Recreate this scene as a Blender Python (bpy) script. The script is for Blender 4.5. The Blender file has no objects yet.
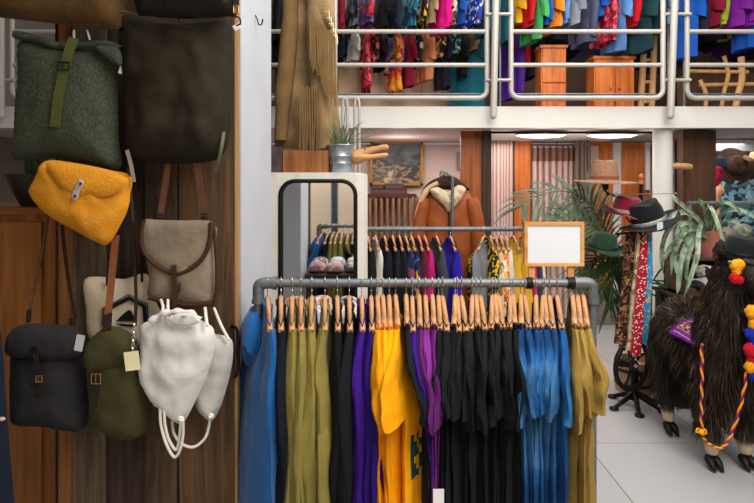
import bpy, bmesh, math, random
import numpy as np
from mathutils import Vector, Matrix, noise
from mathutils.bvhtree import BVHTree
from mathutils.geometry import delaunay_2d_cdt
V = Vector
F, CX, HY, CH = 560.0, 377.0, 181.0, 1.75
def P(px, py, d): return V(((px-CX)/F*d, d, CH-(py-HY)/F*d))
def X(px, d): return (px-CX)/F*d
def Z(py, d): return CH-(py-HY)/F*d
scene = bpy.context.scene
col = scene.collection
PI = math.pi
ORD = 'first second third fourth fifth sixth seventh eighth ninth tenth eleventh twelfth thirteenth fourteenth fifteenth'.split()
# ---------------------------------------------------------------- materials
def lin(h):
    if not isinstance(h, str): return tuple(h)
    h = h.lstrip('#'); o = []
    for i in (0, 2, 4):
        c = int(h[i:i+2], 16)/255
        o.append(c/12.92 if c <= .04045 else ((c+.055)/1.055)**2.4)
    return tuple(o)
def sc(c, k): return tuple(min(1, x*k) for x in c)
MATS = {}
def newmat(name):
    m = bpy.data.materials.new(name); m.use_nodes = True
    n = m.node_tree.nodes; return m, n, m.node_tree.links, n['Principled BSDF']
def coord(n, l, scale=(1, 1, 1), rot=(0, 0, 0), loc=(0, 0, 0)):
    t = n.new('ShaderNodeTexCoord'); mp = n.new('ShaderNodeMapping')
    mp.inputs['Scale'].default_value = scale; mp.inputs['Rotation'].default_value = rot; mp.inputs['Location'].default_value = loc
    l.new(t.outputs['Object'], mp.inputs['Vector']); return mp.outputs['Vector']
def ramp(n, l, fac, stops, interp='LINEAR'):
    r = n.new('ShaderNodeValToRGB'); r.color_ramp.interpolation = interp
    e = r.color_ramp.elements
    while len(e) < len(stops): e.new(.5)
    for i, (p, c) in enumerate(stops):
        e[i].position = p; e[i].color = (*c, 1)
    l.new(fac, r.inputs['Fac']); return r.outputs['Color']
def bump(n, l, b, h, s, dist=.01):
    k = n.new('ShaderNodeBump'); k.inputs['Strength'].default_value = s; k.inputs['Distance'].default_value = dist
    l.new(h, k.inputs['Height']); l.new(k.outputs['Normal'], b.inputs['Normal'])
def mat(name, c, rough=.8, var=.18, scale=12, bmp=.25, metal=0, bscale=None, stretch=(1, 1, 1), spec=.2, sheen=0):
    if name in MATS: return MATS[name]
    m, n, l, b = newmat(name); c = lin(c)
    v = coord(n, l, stretch)
    t = n.new('ShaderNodeTexNoise'); t.inputs['Scale'].default_value = scale; t.inputs['Detail'].default_value = 5
    l.new(v, t.inputs['Vector'])
    l.new(ramp(n, l, t.outputs['Fac'], [(.3, sc(c, 1-var)), (.7, sc(c, 1+var))]), b.inputs['Base Color'])
    b.inputs['Roughness'].default_value = rough; b.inputs['Metallic'].default_value = metal
    b.inputs['Specular IOR Level'].default_value = spec
    if sheen: b.inputs['Sheen Weight'].default_value = sheen
    if bmp:
        t2 = n.new('ShaderNodeTexNoise'); t2.inputs['Scale'].default_value = bscale or scale*8; t2.inputs['Detail'].default_value = 3
        l.new(v, t2.inputs['Vector']); bump(n, l, b, t2.outputs['Fac'], bmp)
    MATS[name] = m; return m
def wood(name, c1, c2, axis=2, scale=9, rough=.55, bmp=.3, knots=True):
    if name in MATS: return MATS[name]
    m, n, l, b = newmat(name); c1, c2 = lin(c1), lin(c2)
    s = [1, 1, 1]; s[axis] = .07
    v = coord(n, l, s)
    t = n.new('ShaderNodeTexNoise'); t.inputs['Scale'].default_value = scale*3; t.inputs['Detail'].default_value = 8; t.inputs['Distortion'].default_value = .6
    l.new(v, t.inputs['Vector'])
    s2 = [1, 1, 1]; s2[axis] = .35
    v2 = coord(n, l, s2, loc=(3, 1, 2))
    t2 = n.new('ShaderNodeTexNoise'); t2.inputs['Scale'].default_value = 3.5; t2.inputs['Detail'].default_value = 4
    l.new(v2, t2.inputs['Vector'])
    mx = n.new('ShaderNodeMath'); mx.operation = 'MULTIPLY_ADD'
    l.new(t2.outputs['Fac'], mx.inputs[0]); mx.inputs[1].default_value = .6
    sb = n.new('ShaderNodeMath'); sb.operation = 'MULTIPLY_ADD'; l.new(t.outputs['Fac'], sb.inputs[0]); sb.inputs[1].default_value = .7; sb.inputs[2].default_value = -.15
    l.new(sb.outputs[0], mx.inputs[2])
    cl = ramp(n, l, mx.outputs[0], [(.28, sc(c1, .45)), (.45, c1), (.72, c2)])
    l.new(cl, b.inputs['Base Color'])
    b.inputs['Roughness'].default_value = rough; b.inputs['Specular IOR Level'].default_value = .35
    bump(n, l, b, t.outputs['Fac'], bmp, .004)
    MATS[name] = m; return m
def pattern(name, cols, scale=30, kind='blobs', rough=.8, stretch=(1, 1, 1)):
    """printed cloth: several colours in blobs, dots, stripes or flecks"""
    if name in MATS: return MATS[name]
    m, n, l, b = newmat(name); cols = [lin(c) for c in cols]
    v = coord(n, l, stretch)
    if kind == 'blobs':
        d = n.new('ShaderNodeTexNoise'); d.inputs['Scale'].default_value = scale*.8; l.new(v, d.inputs['Vector'])
        ad = n.new('ShaderNodeMixRGB'); ad.blend_type = 'ADD'; ad.inputs['Fac'].default_value = .06
        l.new(v, ad.inputs[1]); l.new(d.outputs['Color'], ad.inputs[2])
        t = n.new('ShaderNodeTexVoronoi'); t.inputs['Scale'].default_value = scale; l.new(ad.outputs[0], t.inputs['Vector'])
        sp = n.new('ShaderNodeSeparateColor'); l.new(t.outputs['Color'], sp.inputs[0]); f = sp.outputs[0]
        k = len(cols); st = [(i/k, c) for i, c in enumerate(cols)]
    elif kind == 'dots':
        t = n.new('ShaderNodeTexVoronoi'); t.inputs['Scale'].default_value = scale; l.new(v, t.inputs['Vector']); f = t.outputs['Distance']
        st = [(0, cols[1]), (.33, cols[0])]
        if len(cols) > 2: st = [(0, cols[2]), (.2, cols[1]), (.38, cols[0])]
    elif kind == 'stripes':
        t = n.new('ShaderNodeTexWave'); t.wave_type = 'BANDS'; t.bands_direction = 'Z'; t.inputs['Scale'].default_value = scale; t.inputs['Distortion'].default_value = .4
        l.new(v, t.inputs['Vector']); f = t.outputs['Fac']; k = len(cols); st = [(i/k, c) for i, c in enumerate(cols)]
    else:  # flecks / mottle
        t = n.new('ShaderNodeTexNoise'); t.inputs['Scale'].default_value = scale; t.inputs['Detail'].default_value = 4; l.new(v, t.inputs['Vector']); f = t.outputs['Fac']
        k = len(cols); st = [(.36+.3*i/k, c) for i, c in enumerate(cols)]
    l.new(ramp(n, l, f, st, 'LINEAR' if kind == 'mottle' else 'CONSTANT'), b.inputs['Base Color'])
    b.inputs['Roughness'].default_value = rough; b.inputs['Specular IOR Level'].default_value = .25
    MATS[name] = m; return m
def glow(name, c, s):
    if name in MATS: return MATS[name]
    m, n, l, b = newmat(name)
    b.inputs['Base Color'].default_value = (*lin(c), 1); b.inputs['Emission Color'].default_value = (*lin(c), 1); b.inputs['Emission Strength'].default_value = s
    MATS[name] = m; return m
# ---------------------------------------------------------------- mesh builder
def spline(pts, n=8, closed=False):
    pts = [V(p) for p in pts]; out = []; k = len(pts)
    rng = range(k) if closed else range(k-1)
    for i in rng:
        p0 = pts[(i-1) % k] if (closed or i > 0) else pts[0]*2-pts[1]
        p1 = pts[i]; p2 = pts[(i+1) % k]
        p3 = pts[(i+2) % k] if (closed or i+2 < k) else pts[-1]*2-pts[-2]
        for j in range(n):
            t = j/n
            out.append(.5*((2*p1)+(p2-p0)*t+(2*p0-5*p1+4*p2-p3)*t*t+(3*p1-p0-3*p2+p3)*t**3))
    if not closed: out.append(pts[-1])
    return out
class MB:
    def __init__(s): s.v = []; s.f = []; s.m = []; s.mi = 0
    def add(s, vs, fs):
        o = len(s.v); s.v += [V(x) for x in vs]; s.f += [tuple(i+o for i in f) for f in fs]; s.m += [s.mi]*len(fs); return s
    def box(s, c, size, rot=None, taper=1.0):
        c = V(c); hx, hy, hz = (a/2 for a in size); vs = []
        for z in (-1, 1):
            k = taper if z > 0 else 1
            for x, y in ((-1, -1), (1, -1), (1, 1), (-1, 1)): vs.append(V((x*hx*k, y*hy*k, z*hz)))
        if rot is not None: vs = [rot @ q for q in vs]
        return s.add([c+q for q in vs], [(0, 3, 2, 1), (4, 5, 6, 7), (0, 1, 5, 4), (1, 2, 6, 5), (2, 3, 7, 6), (3, 0, 4, 7)])
    def bx(s, x0, x1, y0, y1, z0, z1): return s.box(((x0+x1)/2, (y0+y1)/2, (z0+z1)/2), (x1-x0, y1-y0, z1-z0))
    def tube(s, pts, r, n=8, caps=True, closed=False, flat=1.0):
        pts = [V(p) for p in pts]; k = len(pts); vs = []; fs = []
        up = None
        for i, p in enumerate(pts):
            a = pts[(i-1) % k] if (closed or i > 0) else p; b = pts[(i+1) % k] if (closed or i < k-1) else p
            t = (b-a)
            t = t.normalized() if t.length > 1e-9 else V((0, 0, 1))
            if up is None:
                up = V((0, 1, 0)) if abs(t.y) < .9 else V((1, 0, 0))
            u = up-t*up.dot(t)
            u = u.normalized() if u.length > 1e-6 else t.orthogonal().normalized()
            up = u; w = t.cross(u)
            rr = r[i] if isinstance(r, (list, tuple)) else r
            for j in range(n):
                a_ = 2*PI*j/n; vs.append(p+u*(rr*math.cos(a_)*flat)+w*(rr*math.sin(a_)))
        for i in range(k if closed else k-1):
            for j in range(n):
                a = i*n+j; b = i*n+(j+1) % n; c = ((i+1) % k)*n+(j+1) % n; d = ((i+1) % k)*n+j
                fs.append((a, b, c, d))
        if caps and not closed: fs.append(tuple(range(n-1, -1, -1))); fs.append(tuple((k-1)*n+j for j in range(n)))
        return s.add(vs, fs)
    def lathe(s, prof, c=(0, 0, 0), n=24, M=None, fn=None, arc=1.0):
        c = V(c); vs = []; fs = []
        for r, z in prof:
            for j in range(n):
                a = 2*PI*j/n; q = V((r*math.cos(a), r*math.sin(a), z))
                if fn: q = fn(q, r, z, a)
                if M is not None: q = M @ q
                vs.append(c+q)
        for i in range(len(prof)-1):
            for j in range(n):
                fs.append((i*n+j, i*n+(j+1) % n, (i+1)*n+(j+1) % n, (i+1)*n+j))
        return s.add(vs, fs)
    def ribbon(s, pts, w, th=.004, nrm=(0, -1, 0)):
        """flat band along a path; w = width (number or list), nrm = the way its face looks"""
        pts = [V(p) for p in pts]; k = len(pts); N0 = V(nrm).normalized(); vs = []; fs = []
        for i, p in enumerate(pts):
            t = (pts[min(i+1, k-1)]-pts[max(i-1, 0)]).normalized()
            side = t.cross(N0)
            side = side.normalized() if side.length > 1e-6 else V((1, 0, 0))
            N = side.cross(t).normalized()
            ww = (w[i] if isinstance(w, (list, tuple)) else w)/2
            vs += [p-side*ww-N*th/2, p+side*ww-N*th/2, p+side*ww+N*th/2, p-side*ww+N*th/2]
        for i in range(k-1):
            for j in range(4):
                fs.append((i*4+j, i*4+(j+1) % 4, i*4+4+(j+1) % 4, i*4+4+j))
        fs += [(3, 2, 1, 0), tuple((k-1)*4+j for j in range(4))]
        return s.add(vs, fs)
    def pillow(s, outline, d, thick, back=None, edge=None, wr=.006, wf=9, seed=0, step=None, smooth=5, creases=0):
        """a stuffed flat thing: outline in the xz plane at depth d, bulging towards -y"""
        q = spline([V((p[0], p[1], 0)) for p in outline], smooth, True) if smooth > 1 else [V((p[0], p[1], 0)) for p in outline]
        pts = np.array([(a.x, a.y) for a in q]); k = len(pts)
        mn, mx = pts.min(0), pts.max(0)
        step = step or max(mx-mn)/26
        A = pts; B = np.roll(pts, -1, 0)
        def dist(c):
            ab = B-A; t = ((c-A)*ab).sum(1)/((ab*ab).sum(1)+1e-12); t = np.clip(t, 0, 1)
            return math.sqrt((((A+ab*t[:, None])-c)**2).sum(1).min())
        def inside(c):
            x, y = c; c1 = (A[:, 1] > y) != (B[:, 1] > y)
            xi = A[:, 0]+(y-A[:, 1])/(B[:, 1]-A[:, 1]+1e-12)*(B[:, 0]-A[:, 0]); return (np.sum(c1 & (x < xi)) % 2) == 1
        vv = [V((a[0], a[1])) for a in pts]; row = 0
        y = mn[1]+step*.5
        while y < mx[1]:
            x = mn[0]+step*(.5 if row % 2 else .25)
            while x < mx[0]:
                c = np.array((x, y))
                if inside(c) and dist(c) > step*.45: vv.append(V((x, y)))
                x += step
            y += step*.87; row += 1
        r = delaunay_2d_cdt(vv, [(i, (i+1) % k) for i in range(k)], [], 1, 1e-6)
        vo, fo = r[0], r[2]
        edge = edge or min(mx-mn)*.35; back = thick*.35 if back is None else back
        fr = []; bk = []
        for c in vo:
            dd = dist(np.array((c.x, c.y))); e = min(dd/edge, 1); h = math.sqrt(max(0, 1-(1-e)**2))
            w_ = noise.noise(V((c.x*wf, c.y*wf, seed*7.3)))*wr*min(1, dd/(edge*.4))
            w_ += noise.noise(V((c.x*wf*2.7, c.y*wf*1.9, seed*3.1+5)))*wr*.6*min(1, dd/(edge*.4))
            if creases: w_ += creases*math.sin(c.x*55+3*noise.noise(V((c.x*5, c.y*5, seed))))*min(1, dd/(edge*.4))
            fr.append(V((c.x, d-thick*h-w_, c.y))); bk.append(V((c.x, d+back*h, c.y)))
        n_ = len(vo); bd = set()
        vs = fr+bk; fs = []
        for f in fo:
            a, b, c = f[:3]
            nrm = (fr[b]-fr[a]).cross(fr[c]-fr[a])
            if nrm.y > 0: a, c = c, a
            fs.append((a, b, c)); fs.append((n_+c, n_+b, n_+a))
        return s.add(vs, fs)
    def sheet(s, grid):
        """grid of points -> quads"""
        r = len(grid); c = len(grid[0]); vs = [p for row in grid for p in row]
        return s.add(vs, [(i*c+j, i*c+j+1, (i+1)*c+j+1, (i+1)*c+j) for i in range(r-1) for j in range(c-1)])
    def ball(s, c, r, n=10, M=None):
        r = (r, r, r) if not isinstance(r, (tuple, list)) else r
        pr = [(max(1e-4, math.sin(PI*i/n)), -math.cos(PI*i/n)) for i in range(n+1)]
        Mx = Matrix.Diagonal(V(r))
        if M is not None: Mx = M @ Mx
        return s.lathe(pr, c, int(n*1.6), Mx)
    def build(s, name, mats, parent=None, smooth=True, label=None, cat=None, group=None, kind=None, loc=None, weld=0, sharp=None):
        me = bpy.data.meshes.new(name)
        o = V((0, 0, 0))
        if parent is not None: o = wloc(parent)
        elif loc is not None: o = V(loc)
        me.from_pydata([tuple(v-o) for v in s.v], [], s.f)
        mats = mats if isinstance(mats, (list, tuple)) else [mats]
        for m in mats: me.materials.append(m)
        me.polygons.foreach_set('material_index', s.m)
        if weld or sharp:
            bm = bmesh.new(); bm.from_mesh(me)
            if weld: bmesh.ops.remove_doubles(bm, verts=bm.verts, dist=weld)
            bmesh.ops.recalc_face_normals(bm, faces=bm.faces)
            bm.to_mesh(me); bm.free()
        if smooth:
            me.polygons.foreach_set('use_smooth', [True]*len(me.polygons))
            try: me.set_sharp_from_angle(angle=math.radians(sharp or 50))
            except Exception: pass
        me.update()
        ob = bpy.data.objects.new(name, me); col.objects.link(ob)
        if parent is not None: ob.parent = parent
        else: ob.location = o
        props(ob, label, cat, group, kind); return ob
def wloc(o):
    l = V((0, 0, 0))
    while o is not None: l = l+V(o.location); o = o.parent
    return l
def props(o, label=None, cat=None, group=None, kind=None):
    if label: o['label'] = label
    if cat: o['category'] = cat
    if group: o['group'] = group
    if kind: o['kind'] = kind
def thing(name, loc, label, cat, group=None):
    o = bpy.data.objects.new(name, None); col.objects.link(o); o.location = V(loc); o.empty_display_size = .1
    props(o, label, cat, group); return o
def copy_tree(src, loc=None, rz=None):
    c = src.copy(); col.objects.link(c)
    if loc is not None: c.location = V(loc)
    if rz is not None: c.rotation_euler = (0, 0, rz)
    for ch in list(src.children):
        d = ch.copy(); col.objects.link(d); d.parent = c
        for g in list(ch.children):
            e = g.copy(); col.objects.link(e); e.parent = d
    return c
def px_out(pts, d): return [(X(a, d), Z(b, d)) for a, b in pts]
def pp(pts, d): return [P(a, b, d) for a, b in pts]
# common materials
WHITE_STEEL = mat('white_enamel', '#aaa59d', .35, .04, 6, .03, spec=.5)
GALV = mat('galvanised_steel', '#72777a', .5, .15, 25, .1, metal=.6)
HOOK = mat('bright_steel', '#c9c9c6', .25, .05, 10, 0, metal=.9)
BLACK = mat('black_iron', '#141414', .45, .2, 10, .1, metal=.2)
BRASS = mat('old_brass', '#a8834a', .4, .15, 20, .1, metal=.8)
HWOOD = wood('hanger_beech', '#c48f60', '#dcae80', 1, 8, .5, .1)
LEATHER = mat('brown_leather', '#5a3a28', .5, .2, 14, .2)
DLEATHER = mat('dark_leather', '#2a1e18', .5, .2, 14, .2)
CREAM = mat('cream_paper', '#e6dcae', .8, .05, 10, .05)
PAPER = mat('white_paper', '#e6e6e2', .7, .03, 10, 0)
# ================================================================ setting
m, n, l, b = newmat('floor_tile_glossy')
v = coord(n, l, (1, 1, 1), loc=(-1.392, -3.74, 0))
t = n.new('ShaderNodeTexBrick'); t.offset = 0; t.inputs['Scale'].default_value = 1
t.inputs['Brick Width'].default_value = .85; t.inputs['Row Height'].default_value = .85; t.inputs['Mortar Size'].default_value = .0035; t.inputs['Mortar Smooth'].default_value = .2
t.inputs['Color1'].default_value = (*lin('#b2b2b3'), 1); t.inputs['Color2'].default_value = (*lin('#a9a9aa'), 1); t.inputs['Mortar'].default_value = (*lin('#5e5e5e'), 1)
l.new(v, t.inputs['Vector'])
nz = n.new('ShaderNodeTexNoise'); nz.inputs['Scale'].default_value = 3; nz.inputs['Detail'].default_value = 6
mx = n.new('ShaderNodeMixRGB'); mx.blend_type = 'MULTIPLY'; mx.inputs['Fac'].default_value = .3
l.new(t.outputs['Color'], mx.inputs[1]); l.new(ramp(n, l, nz.outputs['Fac'], [(.3, (.72, .72, .72)), (.7, (1, 1, 1))]), mx.inputs[2])
l.new(mx.outputs[0], b.inputs['Base Color']); b.inputs['Roughness'].default_value = .28
MATS['floor'] = m
MB().bx(-4.2, 5.2, -3.2, 8, -.05, 0).build('floor', m, kind='structure', smooth=False)
MAUVE = mat('mauve_plaster', '#bba5a0', .85, .05, 3, .05)
COOLW = mat('cool_white_plaster', '#c3c6cc', .85, .04, 3, .05)
WARMW = mat('white_plaster', '#dcdcda', .8, .03, 3, .05)
DARKW = mat('dark_backing', '#1a1716', .9, .1, 3, 0)
FASC = mat('white_fascia_paint', '#cecbc6', .5, .03, 4, .03)
MB().bx(-4.2, 3.3, 7.2, 7.3, 0, 2.22).build('wall_back', MAUVE, kind='structure', smooth=False)
MB().bx(3.3, 5.2, 7.2, 7.3, 0, 2.22).build('wall_back_bay', COOLW, kind='structure', smooth=False)
MB().bx(-4.2, 5.2, 7.3, 7.4, 2.41, 4.7).build('wall_upper', mat('upper_wall', '#4a3a30', .9, .1, 2, 0), kind='structure', smooth=False)
MB().bx(-4.3, -4.2, -3.2, 7.4, 0, 4.7).build('wall_left', mat('wall_left_paint', '#77706a', .9, .05, 2, 0), kind='structure', smooth=False)
MB().bx(5.2, 5.3, -3.2, 7.4, 0, 4.7).build('wall_right', mat('wall_right_paint', '#b0aca6', .9, .05, 2, 0), kind='structure', smooth=False)
MB().bx(-4.2, 5.2, -3.3, -3.2, 0, 4.7).build('wall_front', mat('wall_front_paint', '#cbb9a2', .9, .05, 2, 0), kind='structure', smooth=False)
# mezzanine: slab with white fascia, its white soffit
MB().bx(-4.2, 5.2, 5.03, 7.3, 2.245, 2.41).build('floor_mezzanine', mat('soffit_paint', '#c4aca6', .8, .03, 3, 0), kind='structure', smooth=False)
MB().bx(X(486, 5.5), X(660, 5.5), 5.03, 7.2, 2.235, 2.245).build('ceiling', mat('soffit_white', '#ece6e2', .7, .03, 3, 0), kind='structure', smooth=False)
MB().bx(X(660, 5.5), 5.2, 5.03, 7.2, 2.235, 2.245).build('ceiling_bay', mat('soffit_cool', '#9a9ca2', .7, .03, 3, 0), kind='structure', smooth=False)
q = MB().bx(-4.2, 5.2, 4.97, 5.03, 2.222, 2.412)
q.build('trim_1', FASC, kind='structure', smooth=False)
# white round column holding the balcony edge
q = MB(); q.tube([(X(662.5, 5.12), 5.12, 0), (X(662.5, 5.12), 5.12, 2.235)], .083, 24); q.build('column', FASC, kind='structure')
# white pillar beside the plank partition (one of its faces runs away from the camera)
q = MB().bx(-.80, -.605, 2.5, 3.2, 0, 4.7); q.build('wall_pillar', mat('pillar_paint', '#babdc3', .7, .05, 3, .05), kind='structure', smooth=False)
# plank partition behind the bags
q = MB()
pl = [(49, 58, 2.44, 0, '#30231a', '#463528'), (57.5, 75, 2.40, 0, '#7c4a24', '#a06a38'), (74.5, 108, 2.38, 0, '#43362a', '#6b5a47'), (108, 146, 2.395, 0, '#2c1f17', '#46342a'), (146.5, 179, 2.375, 0, '#36281b', '#574331'), (180, 236, 2.385, 0, '#46321f', '#694b30')]
ms = []
for i, (a, b_, d, z0, c1, c2) in enumerate(pl):
    q.mi = i; ms.append(wood('plank_wood_%d' % i, c1, c2, 2, 9+i, .8, .8))
    q.bx(X(a, 2.38)+.003, X(b_, 2.38)-.003, d-.018, d+.018, z0, 2.62)
q.mi = len(ms); ms.append(wood('plank_edge', '#a07b50', '#b99468', 2, 9, .7))
q.bx(X(235.4, 2.38), X(235.4, 2.38)+.012, 2.37, 2.41, 0, 2.62)
q.mi = 2
q.bx(X(60, 2.38), X(230, 2.38), 2.41, 2.46, .3, .4)
q.bx(X(60, 2.38), X(230, 2.38), 2.41, 2.46, 2.3, 2.4)
q.build('wall_planks', ms, kind='structure', smooth=False)
# trim: orange timber jambs and dark posts at the fitting rooms
OR = wood('orange_timber', '#8a4618', '#b8672a', 2, 10, .45, .15); OR2 = wood('orange_timber_bright', '#b65f22', '#dd8038', 2, 8, .45, .15)
DK = wood('dark_timber', '#33241b', '#4a3426', 2, 10, .6, .2)
def upright(nm, a, b_, d, m, th=.06, z1=2.225, z0=0): return MB().bx(X(a, d), X(b_, d), d, d+th, z0, z1).build(nm, m, kind='structure', smooth=False)
upright('trim_2', 461, 482.5, 5.3, OR); upright('trim_3', 482.5, 491.5, 5.27, DK, .1)
upright('trim_4', 514.5, 530.5, 6.8, OR2, .06, Z(140, 6.8)); upright('trim_5', 511, 514.5, 6.78, DK, .06, Z(140, 6.8))
upright('trim_6', 588, 613, 6.9, OR2, .06, Z(142, 6.9)); upright('trim_7', 622, 650, 6.9, OR2, .06); upright('trim_8', 613, 622, 6.92, WARMW, .05)
upright('trim_9', 646, 650, 6.86, WARMW, .04, Z(142, 6.86), Z(190, 6.86))
upright('trim_11', 572, 664, 6.8, mat('grey_stone_step', '#7d7470', .8, .15, 6, .1), .05, .42); upright('trim_10', 683, 716, 5.25, wood('brown_timber', '#432a1c', '#5d3b27', 2, 8, .6, .2), .2)
MB().bx(X(715, 6.4), X(800, 6.4), 6.4, 6.45, Z(152, 6.4), 2.22).build('wall_bay', COOLW, kind='structure', smooth=False)
MB().bx(X(690, 6.3), X(800, 6.3), 6.3, 6.36, 0, Z(151, 6.3)).build('wall_bay_lower', mat('bay_dark_brown', '#3a2d26', .8, .2, 4, .1), kind='structure', smooth=False)
MB().bx(X(489, 7.1), X(690, 7.1), 7.1, 7.15, 0, 2.22).build('wall_fitting', mat('fitting_pink', '#b8a29d', .9, .04, 3, 0), kind='structure', smooth=False)
# curtain rod, lamps on the soffit
q = MB(); q.tube([P(489, 132.5, 5.3), P(655, 132.5, 5.3)], .011, 8)
q.build('curtain_rod', BLACK, label='thin black curtain rod running under the balcony above the fitting rooms', cat='curtain rod')
q = MB()
def curtain(name, a, b_, d, top, bot, m, folds, label, band=None, rings=True, amp=.03):
    q = MB(); g = []; N = 60
    def cp(s, z):
        u = s*folds*2*PI
        return V((X(a, d)+(X(b_, d)-X(a, d))*s+.012*math.cos(u*1.0), d+amp*math.sin(u+.6*math.sin(s*9))*(1-.15*math.sin(z*2+s*7)), z))
    zt, zb = Z(top, d), bot
    for i in range(9):
        z = zt+(zb-zt)*i/8
        g.append([cp(j/N, z) for j in range(N+1)])
    q.sheet(g)
    o = q.build(name, m, label=label, cat='curtain')
    if band:
        q = MB(); g = []
        for i in range(4):
            z = Z(band[0], d)+(Z(band[1], d)-Z(band[0], d))*i/3
            g.append([cp(j/N, z)+V((0, -.012, 0)) for j in range(N+1)])
        q.sheet(g); q.build('valance_band', band[2], o)
    if rings:
        q = MB()
        for k in range(folds//2+1):
            p = cp(k/(folds//2), zt); q.tube([p+V((0, -.01, -.02)), p+V((0, -.01, .05))], .006, 6)
        q.build('tie_loop', band[2] if band else m, o)
    return o
PINK = mat('pink_curtain_cloth', '#b89c97', .85, .08, 3, .05, stretch=(6, 6, .3))
curtain('curtain', 489, 512, 6.7, 141, .1, PINK, 7, 'pale pink pleated curtain between dark post and orange jamb', rings=False)
curtain('curtain', 531, 585, 6.75, 146, .1, PINK, 9, 'pale pink pleated curtain with a brown band across its top', (148, 161, mat('brown_band_cloth', '#77594c', .85, .1, 8, .05)))
curtain('curtain', 670, 684, 5.4, 140, .1, mat('grey_curtain', '#8d8480', .85, .08, 5, .05), 4, 'narrow grey curtain gathered between white column and brown post', rings=False)
curtain('curtain', 575, 590, 6.6, 141, .1, mat('grey_brown_curtain', '#75635c', .85, .08, 5, .05), 4, 'grey-brown curtain bunched beside the banded pink curtain', rings=False)
for px, lb in ((541, 'bright oval ceiling lamp above the banded pink curtain'), (612, 'bright oval ceiling lamp above the wide straw hat')):
    c = P(px, 0, 5.45); c.z = 2.205
    t_ = thing('ceiling_lamp', c, lb, 'ceiling lamp', 'lamps under the balcony')
    q = MB(); q.lathe([(.001, .028), (.25, .028), (.255, -.0), (.245, -.012)], c, 28, Matrix.Diagonal(V((1, .55, 1)))); q.build('rim', WHITE_STEEL, t_)
    q = MB(); q.lathe([(.24, -.008), (.18, -.028), (.001, -.036)], c, 28, Matrix.Diagonal(V((1, .55, 1)))); q.build('diffuser', glow('lamp_glow', '#fff4ea', 9), t_)
# ---------------------------------------------------------------- balcony railing
def rail_panel(x0, x1, d, label, tall=True, mid=None):
    """rounded white tube frame with rails, posts come separately"""
    t_ = thing('balcony_railing', ((x0+x1)/2, d, 2.41), label, 'railing', 'white tube railing panels of the balcony')
    zb, zt, r, R = Z(98, d), 3.5, .022, .075
    pts = [(x0, d, zt), (x0, d, zb+R)]
    pts += [(x0+R-R*math.cos(a), d, zb+R-R*math.sin(a)) for a in (PI/8, PI/4, 3*PI/8)]
    pts += [(x0+R, d, zb), (x1-R, d, zb)]
    pts += [(x1-R+R*math.sin(a), d, zb+R-R*math.cos(a)) for a in (PI/8, PI/4, 3*PI/8)]
    pts += [(x1, d, zb+R), (x1, d, zt)]
    q = MB(); q.tube(pts, r, 10); q.tube([(x0, d, zt), (x1, d, zt)], r, 10); q.build('outer_tube', WHITE_STEEL, t_)
    for y in (65, 31.5):
        q = MB(); q.tube([(x0, d, Z(y, d)), (x1, d, Z(y, d))], .019, 10); q.build('rail', WHITE_STEEL, t_)
    q = MB(); q.tube([(x0+.02, d+.06, Z(93, d)), (x1-.02, d+.06, Z(93, d))], .008, 6); q.build('steel_cable', GALV, t_)
    for mx_ in mid or []:
        q = MB(); q.tube([(mx_, d-.0, zt), (mx_, d-.0, zb)], .022, 10); q.build('upright', WHITE_STEEL, t_)
D = 4.93
rail_panel(X(-110, D), X(-12, D), D, 'white tube railing panel disappearing behind tan suede bag')
rail_panel(X(12, D), X(487, D), D, 'longest white tube railing panel, crossing behind the fringed jacket', mid=[X(335, D)])
rail_panel(X(511, D), X(663, D), D, 'white tube railing panel between two round-ended posts, before orange cupboards')
rail_panel(X(687, D), X(860, D), D, 'white tube railing panel before the pale wooden frame upstairs')
for px, px2, lb in ((497, 493.5, 'thick white railing post beside purple garment, rounded lower end on fascia'), (677, 670.5, 'thick white railing post above the round column, rounded lower end'), (1, 1, 'thick white railing post showing beside the camouflage bag')):
    t_ = thing('railing_post', (X(px, 4.86), 4.86, 2.33), lb, 'railing post', 'white posts of the balcony railing')
    q = MB(); a, b_ = P(px, -60, 4.86), P(px2, 116, 4.86)
    if px == 1: a.x = b_.x
    q.tube([a, b_], .029, 12); q.ball(b_, .029, 8); q.build('post', WHITE_STEEL, t_)
    for yy in (14, 80):
        q = MB(); q.tube([P(px-11, yy, 4.9), P(px+14, yy, 4.9)], .014, 8); q.build('bracket', WHITE_STEEL, t_)
# upstairs floor furniture
def cupboard(px0, px1, d, ytop, label, rows, colsn, m, dr, dp=.4):
    x0, x1 = X(px0, d), X(px1, d); zt = Z(ytop, d)
    t_ = thing('cupboard', ((x0+x1)/2, d+.2, 2.41), label, 'cupboard')
    MB().bx(x0, x1, d, d+dp, 2.42, zt).build('carcass', m, t_, smooth=False)
    MB().bx(x0-.015, x1+.015, d-.02, d+dp, zt, zt+.03).build('top_board', m, t_, smooth=False)
    W = (x1-x0)/colsn
    for c in range(colsn):
        H = (zt-2.42)/rows
        for r in range(rows):
            a = x0+c*W
            p = MB().bx(a+.012, a+W-.012, d-.018, d, 2.42+r*H+.012, 2.42+(r+1)*H-.012).build('drawer' if dr else 'door', m, t_, smooth=False)
            q = MB()
            if dr: q.lathe([(.03, 0), (.045, -.01), (.03, -.02), (.001, -.024)], (a+W/2, d-.016, 2.42+(r+.55)*H), 12, Matrix.Rotation(-PI/2, 3, 'X') @ Matrix.Diagonal(V((1, .6, -1))))
            else: q.ball((a+(W-.05 if c % 2 == 0 else .05), d-.03, 2.42+(r+.5)*H), .014, 6)
            q.build('knob', BRASS, p)
cupboard(541, 566, 6.02, 48, 'orange wooden chest of drawers with dark cup handles upstairs', 4, 1, OR2, True, .22)
cupboard(594, 634, 6.02, 59, 'orange wooden cupboard with two doors upstairs', 1, 2, OR2, False, .22)
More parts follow.
